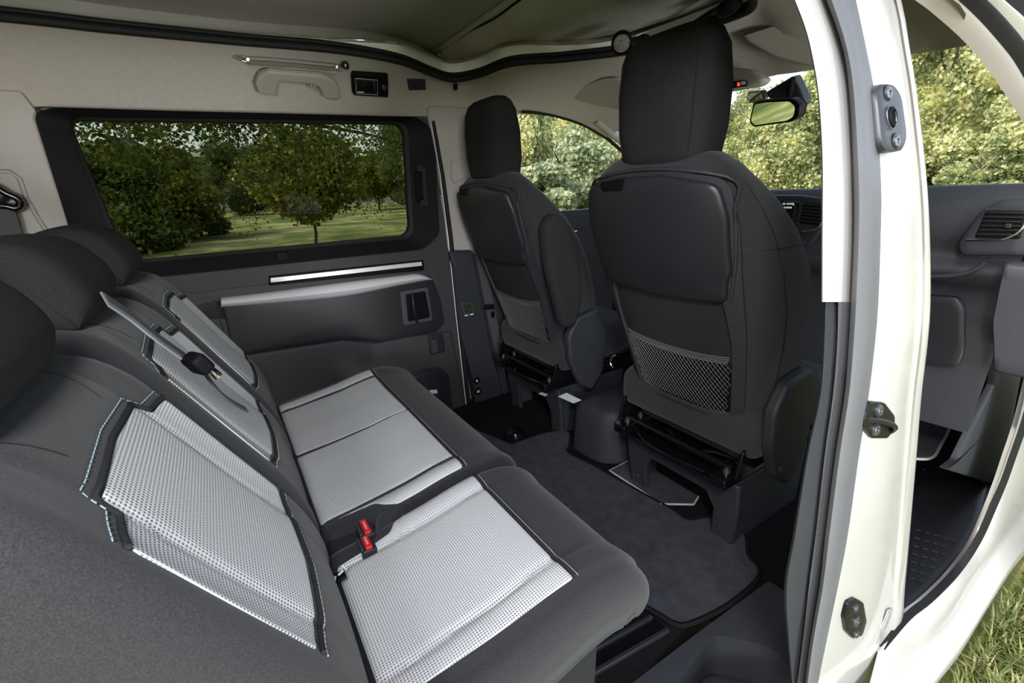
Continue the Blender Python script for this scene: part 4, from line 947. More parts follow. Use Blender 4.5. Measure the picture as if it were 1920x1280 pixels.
# ---- driver's side mirror stack
rm = thing('rear_view_mirror', 'rear view mirror in black housing below the ceiling console', 'mirror', P(1450, 200, 'X', .80))
def tilted(c, n_, sh=0):
    n_ = Vector(n_).normalized(); u_ = Vector((0, 0, 1)).cross(n_).normalized(); v_ = n_.cross(u_); c = Vector(c)
    def uv(px, py):
        d = Vector(ray(px, py).tolist()); o = Vector(CP.tolist()); p = o+d*((c-o).dot(n_)/d.dot(n_))-c; return (p.dot(u_), p.dot(v_))
    def S_(a_, b__, off=0): p = c+u_*a_+v_*b__+n_*off; return (p.x, p.y, p.z)
    return uv, S_
mc = P(1450, 212, 'X', .80); uvm, Sm = tilted(mc, (-.87, .42, -.20)); mcen = mc; cy, cz = mc[1], mc[2]; XM = .80
mo = [uvm(*p) for p in ((1412, 192), (1434, 188), (1484, 186), (1497, 198), (1493, 220), (1480, 229), (1412, 238), (1404, 228))]
ho = patch('mirror_housing', rnd(mo, .012, 4), Sm, MT['black'], rm, base=-.03, lift=.03, bevel=.008)
mb_ = patch('mirror_back', rnd([(p[0]*1.02, p[1]*1.02) for p in mo], .012, 4), lambda a_, b__, o=0: Sm(a_, b__, -.004-o), MT['plas2'], rm, base=0, lift=.035, bevel=.03)
mg = patch('mirror_glass', rnd([(p[0]*.90, p[1]*.84) for p in mo], .010, 4), Sm, MT['mirror'], rm, base=.0006, lift=.0006, bevel=.0004, smooth=False)
tube('mirror_stem', [(XM+.05, cy, cz+.01), (XM+.07, cy-.01, cz+.05), (XM+.05, cy-.02, cz+.10)], .012, MT['black'], rm, n=10)
sh = prism('sensor_cover', [P(*p, 'X', .86) for p in ((1430, 176), (1486, 142), (1500, 170), (1509, 192), (1505, 200), (1490, 195), (1450, 190))], (.05, 0, .01), MT['plas2'], rm, bev=.008)
cm = thing('child_view_mirror', 'small silver framed second mirror above the rear view mirror', 'mirror', P(1415, 180, 'X', .78))
uvc, Sc = tilted(P(1418, 181, 'X', .78), (-.85, .50, -.12))
mo2 = [uvc(*p) for p in ((1401, 173), (1430, 169), (1434, 186), (1406, 194), (1398, 186))]
patch('mirror_frame', rnd(mo2, .006, 3), Sc, MT['steel'], cm, base=-.012, lift=.012, bevel=.006)
patch('mirror_glass', rnd([(p[0]*.82, p[1]*.78) for p in mo2], .004, 3), Sc, MT['mirror'], cm, base=.0004, lift=.0006, bevel=.0004, smooth=False)
# overhead console
oc = thing('overhead_console', 'pale overhead console with red seat belt warning lights', 'console', P(1385, 140, 'X', .70))
XO = .68
patch('console_housing', rnd(PX((1330, 120), (1412, 130), (1438, 148), (1425, 160), (1340, 175), x=XO), .012, 3), lambda y, z, o=0: (XO+.03-o, y, z+(.0)), MT['beigep'], oc, lift=.03, bevel=.015)
ocp = patch('warning_panel', PX((1366, 153), (1401, 150), (1402, 161), (1367, 167), x=XO), lambda y, z, o=0: (XO-o, y, z), MT['screen'], oc, base=.0, lift=.003, bevel=.001)
for a in (1371, 1386): patch('warning_lamp', rnd(PX((a-2.5, 155), (a+2.5, 154.5), (a+2.5, 161), (a-2.5, 162), x=XO), .002, 2), lambda y, z, o=0: (XO-o, y, z), MT['redl'], ocp, base=.003, lift=.001, bevel=.0005)
for b_ in (153.5, 157): patch('warning_text', PX((1391, b_), (1399, b_-.7), (1399, b_+.8), (1391, b_+1.5), x=XO), lambda y, z, o=0: (XO-o, y, z), MT['scrlit'], ocp, base=.003, lift=.0006, bevel=.0003)
# sun visors
def visor(pts, X, label, dx=-.12):
    t_ = patch('sun_visor', rnd([P(*p, 'X', X)[1:] for p in pts], .02, 4), lambda y, z, o=0: (X+.02-o+(z-1.30)*-1.6, y, z), MT['beigep'], None, lift=.018, bevel=.01); tag(t_, label, 'sun visor'); return t_
visor(((1433, 78), (1500, 58), (1560, 58), (1560, 125), (1515, 124), (1462, 108)), .70, 'greige sun visor above the rear view mirror, left of the near pillar')
visor(((1640, 10), (1700, 8), (1755, 38), (1806, 78), (1700, 97), (1640, 100)), .72, 'greige sun visor seen through the front doorway, right of the near pillar')
visor(((1098, 183), (1110, 172), (1175, 150), (1200, 150), (1200, 212), (1150, 206), (1110, 192)), .66, 'greige sun visor behind the near headrest, above the driver side window')
# ================================================================ HEADLINER FITTINGS
from mathutils.bvhtree import BVHTree
_cm = ceil.data; CB = BVHTree.FromPolygons([v.co.copy() for v in _cm.vertices], [tuple(p.vertices) for p in _cm.polygons])
def WH(px, py):
    h_ = CB.ray_cast(Vector(CP.tolist()), Vector(ray(px, py).tolist())); return (h_[0].x, h_[0].z)
def SH(x, z, o=0):
    h_ = CB.ray_cast(Vector((x, .2, z)), Vector((0, 1, 0)))
    if h_[0] is None: h_ = (Vector((x, .7, z)), Vector((0, -1, -.3)))
    nn = h_[1].normalized(); nn = -nn if nn.y > 0 else nn; p = h_[0]+nn*o; return (p.x, p.y, p.z)
def wh(*ps): return [WH(*p) for p in ps]
gh = thing('grab_handle', 'greige grab handle on the headliner above the left window', 'handle', SH(*WH(555, 150)))
patch('handle_bar', rnd(wh((476, 128), (490, 119), (600, 126), (622, 138), (634, 168), (612, 172), (602, 170), (594, 150), (585, 143), (518, 139), (516, 165), (482, 163)), .010, 4), SH, MT['beigep'], gh, base=.022, lift=.020, bevel=.008, center=WH(555, 131)) if False else None
hp_ = [SH(*WH(*p), .010) for p in rnd([(476, 142), (484, 126), (502, 119), (600, 127), (622, 137), (631, 150), (635, 168), (628, 173), (604, 171), (597, 152), (584, 144), (521, 139), (517, 146), (516, 165), (482, 163)], 4, 3)]
nv = Vector(SH(*WH(560, 131), .03))-Vector(SH(*WH(560, 131), .010)); prism('handle_bar', hp_, tuple(nv), MT['beigep'], gh, bev=.006)
tube('coat_hook', [SH(*WH(*p), .03) for p in ((580, 142), (580, 152), (586, 153), (586, 147))], .003, MT['beigep'], gh, n=6)
for p in ((497, 160), (619, 168)): box('handle_mount', SH(*WH(*p), .012), (.034, .02, .022), MT['beigep'], gh, bev=.006)
lb = thing('tube_light', 'slim clear tube light fixed above the grab handle', 'lamp', SH(*WH(540, 110)))
lpts = [SH(*WH(*p), .016) for p in ((458, 103), (500, 105), (560, 110), (640, 118))]
tube('clear_tube', lpts, .010, MT['clear'], lb, n=12)
tube('light_strip', [SH(*WH(*p), .010) for p in ((462, 103), (500, 105), (560, 110), (630, 117))], .005, MT['liner'], lb, n=6)
tube('chrome_line', [SH(*WH(*p), .024) for p in ((462, 109), (500, 112), (560, 117), (628, 123))], .0016, MT['chrome'], lb, n=6)
tube('end_loop', catm([SH(*WH(*p), .014) for p in ((460, 108), (446, 104), (440, 99), (448, 97), (460, 98))], 4), .0022, MT['chrome'], lb, n=6)
for p in ((462, 104), (628, 119)): lathe('tube_clip', SH(*WH(*p), .010), (0, -1, -.3), [(.007, 0), (.007, .014), (.004, .018), (.0002, .018)], MT['chrome'], lb, 12)
lathe('end_cap', SH(*WH(646, 117), .008), (0, -1, -.3), [(.012, 0), (.012, .010), (.007, .017), (.0002, .018)], MT['gloss'], lb, 14)
mn = thing('control_monitor', 'small black control panel on the headliner beside the grab handle', 'panel', SH(*WH(693, 155)))
p_ = patch('monitor_frame', rnd(wh((658, 132), (728, 137), (727, 178), (660, 174)), .008, 4), SH, MT['black'], mn, base=.0, lift=.014, bevel=.005)
sc_ = patch('monitor_screen', wh((664, 138), (706, 141), (706, 171), (665, 169)), SH, MT['screen'], p_, base=.014, lift=.0012, bevel=.0005)
tube('screen_border', [SH(*WH(*p), .0158) for p in ((664, 138.5), (706, 141.5), (706, 171), (666, 168.5))], .0006, MT['label'], sc_, n=4, closed=True)
patch('screen_text', wh((668, 164.5), (680, 165.2), (680, 167), (668, 166.3)), SH, MT['label'], sc_, base=.0155, lift=.0004, bevel=.0002)
lathe('monitor_knob', SH(*WH(717, 157), .012), (0, -1, -.3), [(.011, 0), (.011, .004), (.008, .010), (.0002, .011)], MT['plas2'], mn, 18)
pt_ = patch('cover_plate', rnd(wh((763, 147), (797, 148), (799, 167), (766, 168)), .002, 2), SH, MT['plas'], None, base=.0, lift=.004, bevel=.0015); tag(pt_, 'small plain dark cover plate on the headliner right of the control panel', 'cover')
hc = box('hanger_clip', SH(*WH(853, 159), .006), (.012, .02, .024), MT['black'], None, bev=.003); tag(hc, 'tiny black clip on the headliner at the corner of the roof opening', 'clip')
# ---- bed board, canvas, straps and lamps in the roof opening
bd = thing('bed_board', 'grey brown board of the roof bed above the opening', 'board', (-1.0, .1, 1.5))
zb = 1.50
bp_ = [(-1.9, .76), (-.32, .735), P(810, 94, 'Z', zb)[:2], P(945, 0, 'Z', zb)[:2], (-.03, -.60), (-1.9, -.60)]
prism('board', [(x, y, zb) for x, y in bp_], (0, 0, .03), MT['bed'], bd, bev=.003)
a, b_ = np.array(P(812, 97, 'Z', zb-.002)), np.array(P(953, 0, 'Z', zb-.002)); b_ = b_+(b_-a)*1.0
ribbon('board_edge', [a+(0.004, 0, 0), b_+(.004, 0, 0)], (1, 0, 0), .016, .014, MT['canvas'], bd, bev=.003)
ribbon('board_gap', [a+(.026, 0, .016), b_+(.026, 0, .016)], (1, 0, 0), .03, .006, MT['black'], bd)
cv = []
top_e = [(815, 98), (835, 84), (870, 58), (905, 36), (945, 6), (985, -20), (1050, -60), (1150, -110)]
bot_e = [(822, 101), (845, 116), (872, 121), (905, 112), (960, 117), (1010, 111), (1100, 84), (1200, 52), (1285, 24), (1370, -12)]
te = catm([P(*p, 'Z', 1.505) for p in top_e], 8); be = catm([P(*p, 'Z', 1.47) for p in bot_e], 8)
def rs(c, n):
    c = np.array(c); d = np.concatenate([[0], np.cumsum(np.linalg.norm(np.diff(c, axis=0), axis=1))]); s = np.linspace(0, d[-1], n); return np.stack([np.interp(s, d, c[:, k]) for k in range(3)], 1)
te, be = rs(te, 60), rs(be, 60); rows = []
for j in range(26):
    f = j/25; row = []
    for i in range(60):
        p = te[i]*(1-f)+be[i]*f; s_ = i/59
        wr_ = .010*math.sin(s_*9+f*3)+.008*math.sin(f*14+s_*4)*math.exp(-3*f)+.006*math.sin(s_*22-f*6)*(1-f*.6)
        p = p+np.array((0, 0, -.018*math.sin(PI*f)+wr_*math.sin(PI*min(1, f*1.1+.05)))); row.append(p)
    rows.append(row)
c_ = loft('roof_canvas', rows, MT['canvas'], None, autos=80); tag(c_, 'olive grey folded canvas hanging in the front of the roof opening', 'canvas')
tube('canvas_hem', [tuple(q) for q in rows[-1]], .0025, MT['canvas'], c_, n=6)
tube('canvas_zip', [tuple(q+np.array((.0, 0, -.004))) for q in rows[1]], .003, MT['black'], c_, n=6)
bc = thing('strap_buckle', 'black strap buckle at the roof edge behind the far headrest', 'buckle', P(922, 118, 'Z', 1.44))
box('buckle_body', P(922, 119, 'Z', 1.44), (.03, .05, .018), MT['black'], bc, bev=.004, rz=.5); ribbon('buckle_strap', [P(900, 121, 'Z', 1.435), P(922, 117, 'Z', 1.435), P(942, 118, 'Z', 1.44)], (1, 0, 0), .02, .004, MT['black'], bc)
box('buckle_lug', P(907, 124, 'Z', 1.42), (.006, .008, .012), MT['black'], bc, bev=.001)
def spot(px, py, z, label, neck, r=.032, axis=(-.5, -.55, -.5)):
    c = Vector(P(px, py, 'Z', z)); t_ = thing('reading_lamp', label, 'lamp', c)
    h_ = lathe('lamp_head', c, axis, [(.0002, -.022), (r*.6, -.02), (r*.95, -.012), (r, 0), (r*.98, .008), (r*.82, .010), (r*.80, .004)], MT['black'], t_, 28)
    lathe('lamp_lens', c, axis, [(r*.80, .005), (r*.6, .007), (.0002, .008)], MT['lens'], t_, 24)
    tube('lamp_neck', catm([P(*p, 'Z', zz) for *p, zz in neck], 6), .007, MT['black'], t_, n=8)
spot(1166, 80, 1.40, 'round black reading lamp left of the near headrest, at the roof edge', [(1178, 79, 1.41), (1190, 74, 1.42), (1206, 72, 1.43)])
box('lamp_base', P(1206, 72, 'Z', 1.43), (.025, .03, .02), MT['black'], None, bev=.004)
bpy.data.objects['lamp_base'].parent = bpy.data.objects['reading_lamp']; bpy.data.objects['lamp_base'].location -= bpy.data.objects['reading_lamp'].location
spot(1366, 10, 1.42, 'black gooseneck reading lamp at the top edge right of the near headrest', [(1358, 12, 1.42), (1335, 22, 1.43), (1310, 38, 1.43), (1290, 50, 1.43), (1270, 56, 1.42)], axis=(-.2, .3, .9))
sn = lathe('press_stud', P(1261, 46, 'Z', 1.46), (-.3, -.4, -.8), [(.008, 0), (.008, .004), (.004, .008), (.0002, .009)], MT['chrome'], None, 14); tag(sn, 'shiny press stud on the white roof edge above the near headrest', 'stud')
# ================================================================ BELTS
sb = thing('seat_belt', 'grey belt crossing the middle backrest with tongue and chrome tip', 'belt', P(370, 680, 'X', -.90))
def on_back(px, py, off=.02):
    # plane of the backrests
    n_ = np.array((math.cos(math.radians(28)), 0, math.sin(math.radians(28)))); p0 = np.array((-.78, 0, .45))+n_*off
    d = ray(px, py); return CP+d*(np.dot(p0-CP, n_)/np.dot(d, n_))
bl = catm([on_back(*p, .035) for p in ((196, 560), (240, 590), (290, 630), (335, 662), (368, 686))], 5)
wdir = (on_back(300, 600)-on_back(290, 640)); 
ribbon('belt_webbing', bl, tuple(wdir), .030, .0025, MT['webl'], sb); ribbon('belt_webbing', [p+np.array((.0018, 0, .001)) for p in bl], tuple(wdir), .020, .002, MT['web'], sb)
tg = box('tongue_body', on_back(371, 681, .045), (.022, .035, .030), MT['black'], sb, bev=.006, rz=.5, ry=-.5)
tube('tongue_blade', [on_back(388, 692, .045), on_back(399, 696, .045), on_back(411, 706, .045)], .006, MT['chrome'], sb, n=8, flat=.4)
lap = catm([on_back(*p, .03) for p in ((378, 690), (395, 715), (415, 738), (438, 755), (462, 768))], 5)
ribbon('lap_webbing', lap, tuple(wdir), .012, .0025, MT['web'], sb)
# belt on the far pillar
pb = thing('seat_belt', 'black front seat belt running down the far pillar to its floor anchor', 'belt', WP(930, 560))
bw = [WP(*p, .052) for p in ((885, 400), (893, 450), (905, 510), (916, 570), (928, 630), (943, 680), (952, 700))]
ribbon('belt_webbing', bw, (1, 0, .15), .045, .003, MT['web'], pb)
box('belt_tongue', WP(915, 574, .06), (.05, .012, .024), MT['black'], pb, bev=.004, ry=.15); box('tongue_blade', WP(921, 588, .06), (.018, .005, .03), MT['gloss'], pb, bev=.002); box('tongue_tip', WP(922, 594, .064), (.008, .002, .006), MT['steel'], pb, bev=0)
box('belt_stop', WP(903, 573, .06), (.010, .012, .03), MT['plas2'], pb, bev=.003)
ah = patch('belt_anchor', rnd([WF2(*p) for p in ((944, 690), (966, 686), (970, 712), (962, 724), (950, 716))], .006, 3), SF, MT['plas2'], pb, base=.046, lift=.022, bevel=.008)
# rear quarter belt with guide loop
qb = thing('seat_belt', 'rear seat belt and black guide loop at the left edge of the picture', 'belt', SF(*WF(20, 370), .03))
tube('guide_loop', catm([SF(*WF(*p), .045) for p in ((-30, 345), (0, 350), (20, 362), (42, 372), (48, 382), (40, 390), (20, 386), (-20, 384))], 5), .009, MT['gloss'], qb, n=8)
patch('guide_cover', rnd(wf((-30, 335), (4, 345), (28, 368), (10, 385), (-40, 380)), .01, 3), SF, MT['plas2'], qb, base=.02, lift=.022, bevel=.01)
ribbon('belt_webbing', [SF(*WF(*p), .045) for p in ((10, 380), (20, 410), (30, 445), (50, 520))], (1, 0, .2), .05, .003, MT['web'], qb)
# ================================================================ OUTSIDE
def leafmat(name, cols, trans=.35, rough=.6, patch_=5.0):
    m = bpy.data.materials.new(name); m.use_nodes = True; t = m.node_tree; b = t.nodes['Principled BSDF']
    g = t.nodes.new('ShaderNodeNewGeometry'); r = t.nodes.new('ShaderNodeValToRGB'); el = r.color_ramp.elements
    el[0].position = 0; el[0].color = (*cols[0], 1); el[1].position = 1; el[1].color = (*cols[-1], 1)
    for i, c in enumerate(cols[1:-1]): x = el.new((i+1)/(len(cols)-1)); x.color = (*c, 1)
    t.links.new(g.outputs['Random Per Island'], r.inputs[0])
    tc = t.nodes.new('ShaderNodeTexCoord'); nz = t.nodes.new('ShaderNodeTexNoise'); nz.inputs['Scale'].default_value = patch_; nz.inputs['Detail'].default_value = 3; t.links.new(tc.outputs['Object'], nz.inputs[0])
    rp = t.nodes.new('ShaderNodeValToRGB'); rp.color_ramp.elements[0].position = .36; rp.color_ramp.elements[0].color = (.42, .52, .42, 1); rp.color_ramp.elements[1].position = .60; rp.color_ramp.elements[1].color = (1.0, 1.0, 1.0, 1); t.links.new(nz.outputs[0], rp.inputs[0])
    ml = t.nodes.new('ShaderNodeMix'); ml.data_type = 'RGBA'; ml.blend_type = 'MULTIPLY'; ml.inputs[0].default_value = 1; t.links.new(r.outputs[0], ml.inputs[6]); t.links.new(rp.outputs[0], ml.inputs[7])
    t.links.new(ml.outputs[2], b.inputs['Base Color']); b.inputs['Roughness'].default_value = rough
    b.inputs['Specular IOR Level'].default_value = .25
    tr = t.nodes.new('ShaderNodeBsdfTranslucent'); t.links.new(ml.outputs[2], tr.inputs[0]); mx = t.nodes.new('ShaderNodeMixShader'); mx.inputs[0].default_value = trans
    o = t.nodes['Material Output']; t.links.new(b.outputs[0], mx.inputs[1]); t.links.new(tr.outputs[0], mx.inputs[2]); t.links.new(mx.outputs[0], o.inputs[0])
    return m
LM = {'yellow': leafmat('yellow_green_leaves', [(.36, .38, .16), (.62, .63, .32), (.80, .77, .46), (.52, .54, .26)]),
      'silver': leafmat('silver_green_leaves', [(.28, .32, .16), (.52, .55, .34), (.70, .72, .52)]),
      'green': leafmat('dark_green_leaves', [(.035, .06, .010), (.09, .13, .02), (.20, .21, .03), (.06, .10, .015)]),
      'olive': leafmat('olive_leaves', [(.22, .27, .12), (.42, .46, .22), (.58, .57, .32)]),
      'autumn': leafmat('yellow_dotted_leaves', [(.07, .10, .02), (.14, .16, .03), (.20, .19, .03), (.50, .36, .03)])}
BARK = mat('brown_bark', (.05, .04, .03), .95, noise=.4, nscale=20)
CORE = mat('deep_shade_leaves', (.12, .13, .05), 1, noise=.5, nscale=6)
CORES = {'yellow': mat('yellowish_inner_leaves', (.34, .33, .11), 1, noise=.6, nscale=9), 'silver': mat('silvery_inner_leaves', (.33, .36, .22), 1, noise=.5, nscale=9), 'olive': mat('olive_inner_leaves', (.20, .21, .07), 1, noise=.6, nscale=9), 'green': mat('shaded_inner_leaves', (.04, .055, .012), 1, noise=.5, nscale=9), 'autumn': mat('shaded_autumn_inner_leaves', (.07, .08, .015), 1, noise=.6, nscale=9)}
def leaf_mesh(name, blobs, n, size, asp=1.0, fill=.55, zr=1.0):
    per = np.array([b[3]*b[4] for b in blobs]); per = per/per.sum(); V = []
    idx = rng.choice(len(blobs), n, p=per); B = np.array(blobs)[idx]
    d = rng.normal(size=(n, 3)); d /= np.linalg.norm(d, axis=1)[:, None]
    rad = (fill+(1-fill)*rng.random(n)**.6)*(1+.10*np.sin(d[:, 0]*9+B[:, 0]*3)*np.cos(d[:, 1]*8)+.08*np.sin(d[:, 2]*13))
    c = B[:, :3]+d*rad[:, None]*B[:, 3:6]
    a = rng.normal(size=(n, 3)); a /= np.linalg.norm(a, axis=1)[:, None]; q = np.cross(a, rng.normal(size=(n, 3))); q /= np.linalg.norm(q, axis=1)[:, None]
    s = size*(.6+.8*rng.random(n))[:, None]; a = a*s/2*np.array((1, 1, zr)); q = q*s/2*asp*np.array((1, 1, zr))
    vs = np.stack([c-a, c+q, c+a, c-q], 1).reshape(-1, 3)
    me = bpy.data.meshes.new(name); me.vertices.add(4*n); me.vertices.foreach_set('co', vs.ravel()); me.loops.add(4*n); me.loops.foreach_set('vertex_index', np.arange(4*n, dtype=np.int32))
    me.polygons.add(n); me.polygons.foreach_set('loop_start', np.arange(0, 4*n, 4, dtype=np.int32)); me.polygons.foreach_set('loop_total', np.full(n, 4, dtype=np.int32)); me.update(calc_edges=True); me.validate()
    return me
def blobset(seed, w, h, n):
    r = np.random.default_rng(seed); out = []
    for i in range(n):
        a = r.random()*2*PI; f = r.random()**.6; z = h*(.12+.72*r.random()); k = 1-.45*(z/h)**2
        out.append((math.cos(a)*f*w*.62*k, math.sin(a)*f*w*.62*k, z, w*(.28+.18*r.random())*k, w*(.28+.18*r.random())*k, h*(.14+.08*r.random())))
    return out
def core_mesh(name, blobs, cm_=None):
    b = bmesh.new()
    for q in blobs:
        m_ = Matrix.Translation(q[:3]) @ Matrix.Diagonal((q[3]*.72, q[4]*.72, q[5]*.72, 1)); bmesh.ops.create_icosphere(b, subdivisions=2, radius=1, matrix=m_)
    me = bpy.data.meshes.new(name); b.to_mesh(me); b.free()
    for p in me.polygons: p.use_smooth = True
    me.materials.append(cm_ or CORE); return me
def trunk_mesh(name, h, r0, lean=.1, nb=5, seed=1):
    r = random.Random(seed); b = bmesh.new(); vs = []; fs = []
    def limb(p, q, ra, rb, n=7, k=5):
        pts = [Vector(p).lerp(Vector(q), i/k)+Vector((r.uniform(-1, 1), r.uniform(-1, 1), 0))*ra*(.8 if 0 < i < k else 0) for i in range(k+1)]; i0 = len(vs)
        for i, c in enumerate(pts):
            t_ = (pts[min(i+1, k)]-pts[max(i-1, 0)]).normalized(); x_ = t_.orthogonal().normalized(); y_ = t_.cross(x_); rr = ra+(rb-ra)*i/k
            for j in range(n): vs.append(c+x_*rr*math.cos(2*PI*j/n)+y_*rr*math.sin(2*PI*j/n))
        for i in range(k):
            for j in range(n): fs.append((i0+i*n+j, i0+i*n+(j+1) % n, i0+(i+1)*n+(j+1) % n, i0+(i+1)*n+j))
    top = (lean*h, 0, h*.5); limb((0, 0, 0), top, r0, r0*.7)
    for i in range(nb):
        a = 2*PI*i/nb+r.random(); e = (top[0]+math.cos(a)*h*.32, math.sin(a)*h*.32, h*(.72+.2*r.random())); limb(top, e, r0*.55, r0*.15)
        for j in range(3):
            m_ = Vector(top).lerp(Vector(e), .5+.15*j); limb(m_, m_+Vector((math.cos(a+j-1)*h*.15, math.sin(a+j-1)*h*.15, h*.12)), r0*.2, r0*.05, 5, 3)
    me = bpy.data.meshes.new(name); me.from_pydata([tuple(v) for v in vs], [], fs); me.materials.append(BARK)
    for p in me.polygons: p.use_smooth = True
    return me
GZ = -.56
MC = {}
def bush(name, label, cat, x, y, w, h, kind, var, n=12000, size=.075, rz=0, trunk=False, group=None, core=True):
    zr = round(w/h*4)/4 if w/h > .375 else .375
    key = (kind, var, trunk, n, size, zr)
    if key not in MC:
        bl = blobset(var*7+3, 1.0, 1.0, 16)
        if trunk: bl = [(q[0], q[1], .22+q[2]*.78, q[3], q[4], q[5]) for q in bl]
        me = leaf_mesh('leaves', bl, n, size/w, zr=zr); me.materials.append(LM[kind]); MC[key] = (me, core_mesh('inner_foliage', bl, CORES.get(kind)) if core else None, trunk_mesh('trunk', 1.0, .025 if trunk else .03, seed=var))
    me, co_, tr_ = MC[key]; t_ = thing(name, label, cat, (x, y, GZ), group)
    for nm, m_ in (('leaves', me), ('inner_foliage', co_), ('trunk', tr_)):
        if m_ is None: continue
        o = bpy.data.objects.new(nm, m_); COL.objects.link(o); o.parent = t_
        if nm == 'leaves': o['kind'] = 'stuff'
    t_.scale = (w, w, h); t_.rotation_euler.z = rz
    return t_
# bushes ahead, through the windscreen and the front doorway, by bearing and distance
for i, (px, dist, w, h, k, v, lb) in enumerate((
    (985, 30, 3.2, 7.5, 'yellow', 4, 'yellow green tree left in the front side window, above the silvery bushes'),
    (1010, 19, 2.6, 3.0, 'silver', 5, 'silvery bush low beside the far headrest'),
    (1075, 21, 2.9, 3.8, 'silver', 6, 'silver green bush in the middle of the front side window'),
    (1100, 36, 4.8, 8.8, 'yellow', 2, 'yellow green tree high in the front side window'),
    (1180, 34, 4.6, 7.0, 'yellow', 1, 'yellow green tree hidden mostly by the near headrest'),
    (1270, 40, 5.0, 8.0, 'olive', 3, 'olive tree behind the near front seat'),
    (1365, 40, 4.6, 7.6, 'olive', 6, 'olive green tree just right of the near headrest'),
    (1430, 37, 4.2, 6.6, 'yellow', 1, 'pale yellow bush below the rear view mirror'),
    (1500, 36, 4.2, 7.4, 'yellow', 4, 'sunlit yellow tree right of the rear view mirror'),
    (1580, 41, 5.4, 9.5, 'olive', 3, 'olive tree behind the near pillar'),
    (1690, 43, 5.6, 12.5, 'olive', 6, 'tall olive tree left in the front doorway view'),
    (1760, 38, 5.2, 12.0, 'yellow', 2, 'tall yellow green tree in the middle of the front doorway view'),
    (1850, 40, 5.8, 13.0, 'yellow', 1, 'tall sunlit yellow tree right in the front doorway view'),
    (1935, 42, 6.5, 12.0, 'olive', 3, 'olive tree at the right edge of the front doorway view'),
    (1880, 33, 3.6, 4.6, 'yellow', 4, 'lower yellow bush in front of the tall trees, right in the doorway view'))):
    d = ray(px, 340); hv = np.array(d[:2])/np.linalg.norm(d[:2]); p = CP[:2]+hv*dist; ct = 'bush' if h < 7 else 'tree'
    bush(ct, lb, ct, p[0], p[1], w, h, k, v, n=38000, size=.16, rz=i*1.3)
for i in range(7):
    x, y = 27.0+1.0*(i % 3), -13+i*3.8
    bush('shrub', ['first', 'second', 'third', 'fourth', 'fifth', 'sixth', 'seventh'][i]+' from the right of the low dry shrubs at the foot of the bushes ahead', 'shrub', x, y, 1.7, 1.7+.4*(i % 2), 'olive', 7+i % 2, n=5000, size=.12, rz=i, group='low shrubs ahead')
# the meadow side, through the tinted window
def gxy(px, py): return P(px, py, 'Z', GZ)[:2]
tx, ty = gxy(592, 462)
bush('tree', 'small yellow green tree standing alone in the window view', 'tree', tx, ty, 2.2, 4.1, 'autumn', 11, n=12000, size=.12, trunk=True, core=False)
for i, (px, dist, w, h, k, v, lb, cat) in enumerate((
    (225, 21.0, 2.9, 3.7, 'green', 12, 'dark green bush at the left of the window view', 'bush'),
    (165, 26.0, 3.2, 4.2, 'autumn', 13, 'yellow flecked tree behind the dark bush at the left of the window', 'tree'),
    (315, 25.0, 3.0, 4.0, 'autumn', 14, 'yellow dotted bush left of the middle of the window view', 'bush'),
    (372, 28.0, 2.2, 2.8, 'green', 12, 'rounded dark bush left of the lone tree in the window view', 'bush'),
    (455, 60.0, 4.6, 8.0, 'green', 14, 'distant dark tree behind the small lone tree', 'tree'),
    (545, 75.0, 9.0, 9.0, 'green', 12, 'far tree line piece over the meadow in the middle of the window', 'tree'),
    (715, 50.0, 3.2, 6.0, 'autumn', 13, 'green and yellow tree near the right edge of the window', 'tree'),
    (775, 48.0, 4.2, 8.4, 'green', 14, 'tall dark green tree at the right edge of the window', 'tree'),
    (640, 110.0, 9.0, 8.0, 'green', 12, 'far green tree below the sky patch at the right of the window', 'tree'),
    (390, 90.0, 9.0, 9.0, 'autumn', 13, 'far yellowish tree beyond the meadow', 'tree'),
    (270, 55.0, 7.0, 7.0, 'green', 14, 'tall dark tree behind the left bushes', 'tree'),
    (820, 50.0, 7.0, 11.0, 'olive', 3, 'olive tree behind the far pillar', 'tree'),
    (110, 40.0, 5.0, 5.6, 'green', 12, 'dark tree beyond the left end of the window', 'tree'))):
    d = ray(px, 420); hv = np.array(d[:2])/np.linalg.norm(d[:2]); p = CP[:2]+hv*dist
    bush(cat, lb, cat, p[0], p[1], w, h, k, v, n=20000, size=.13, rz=i*2.1)
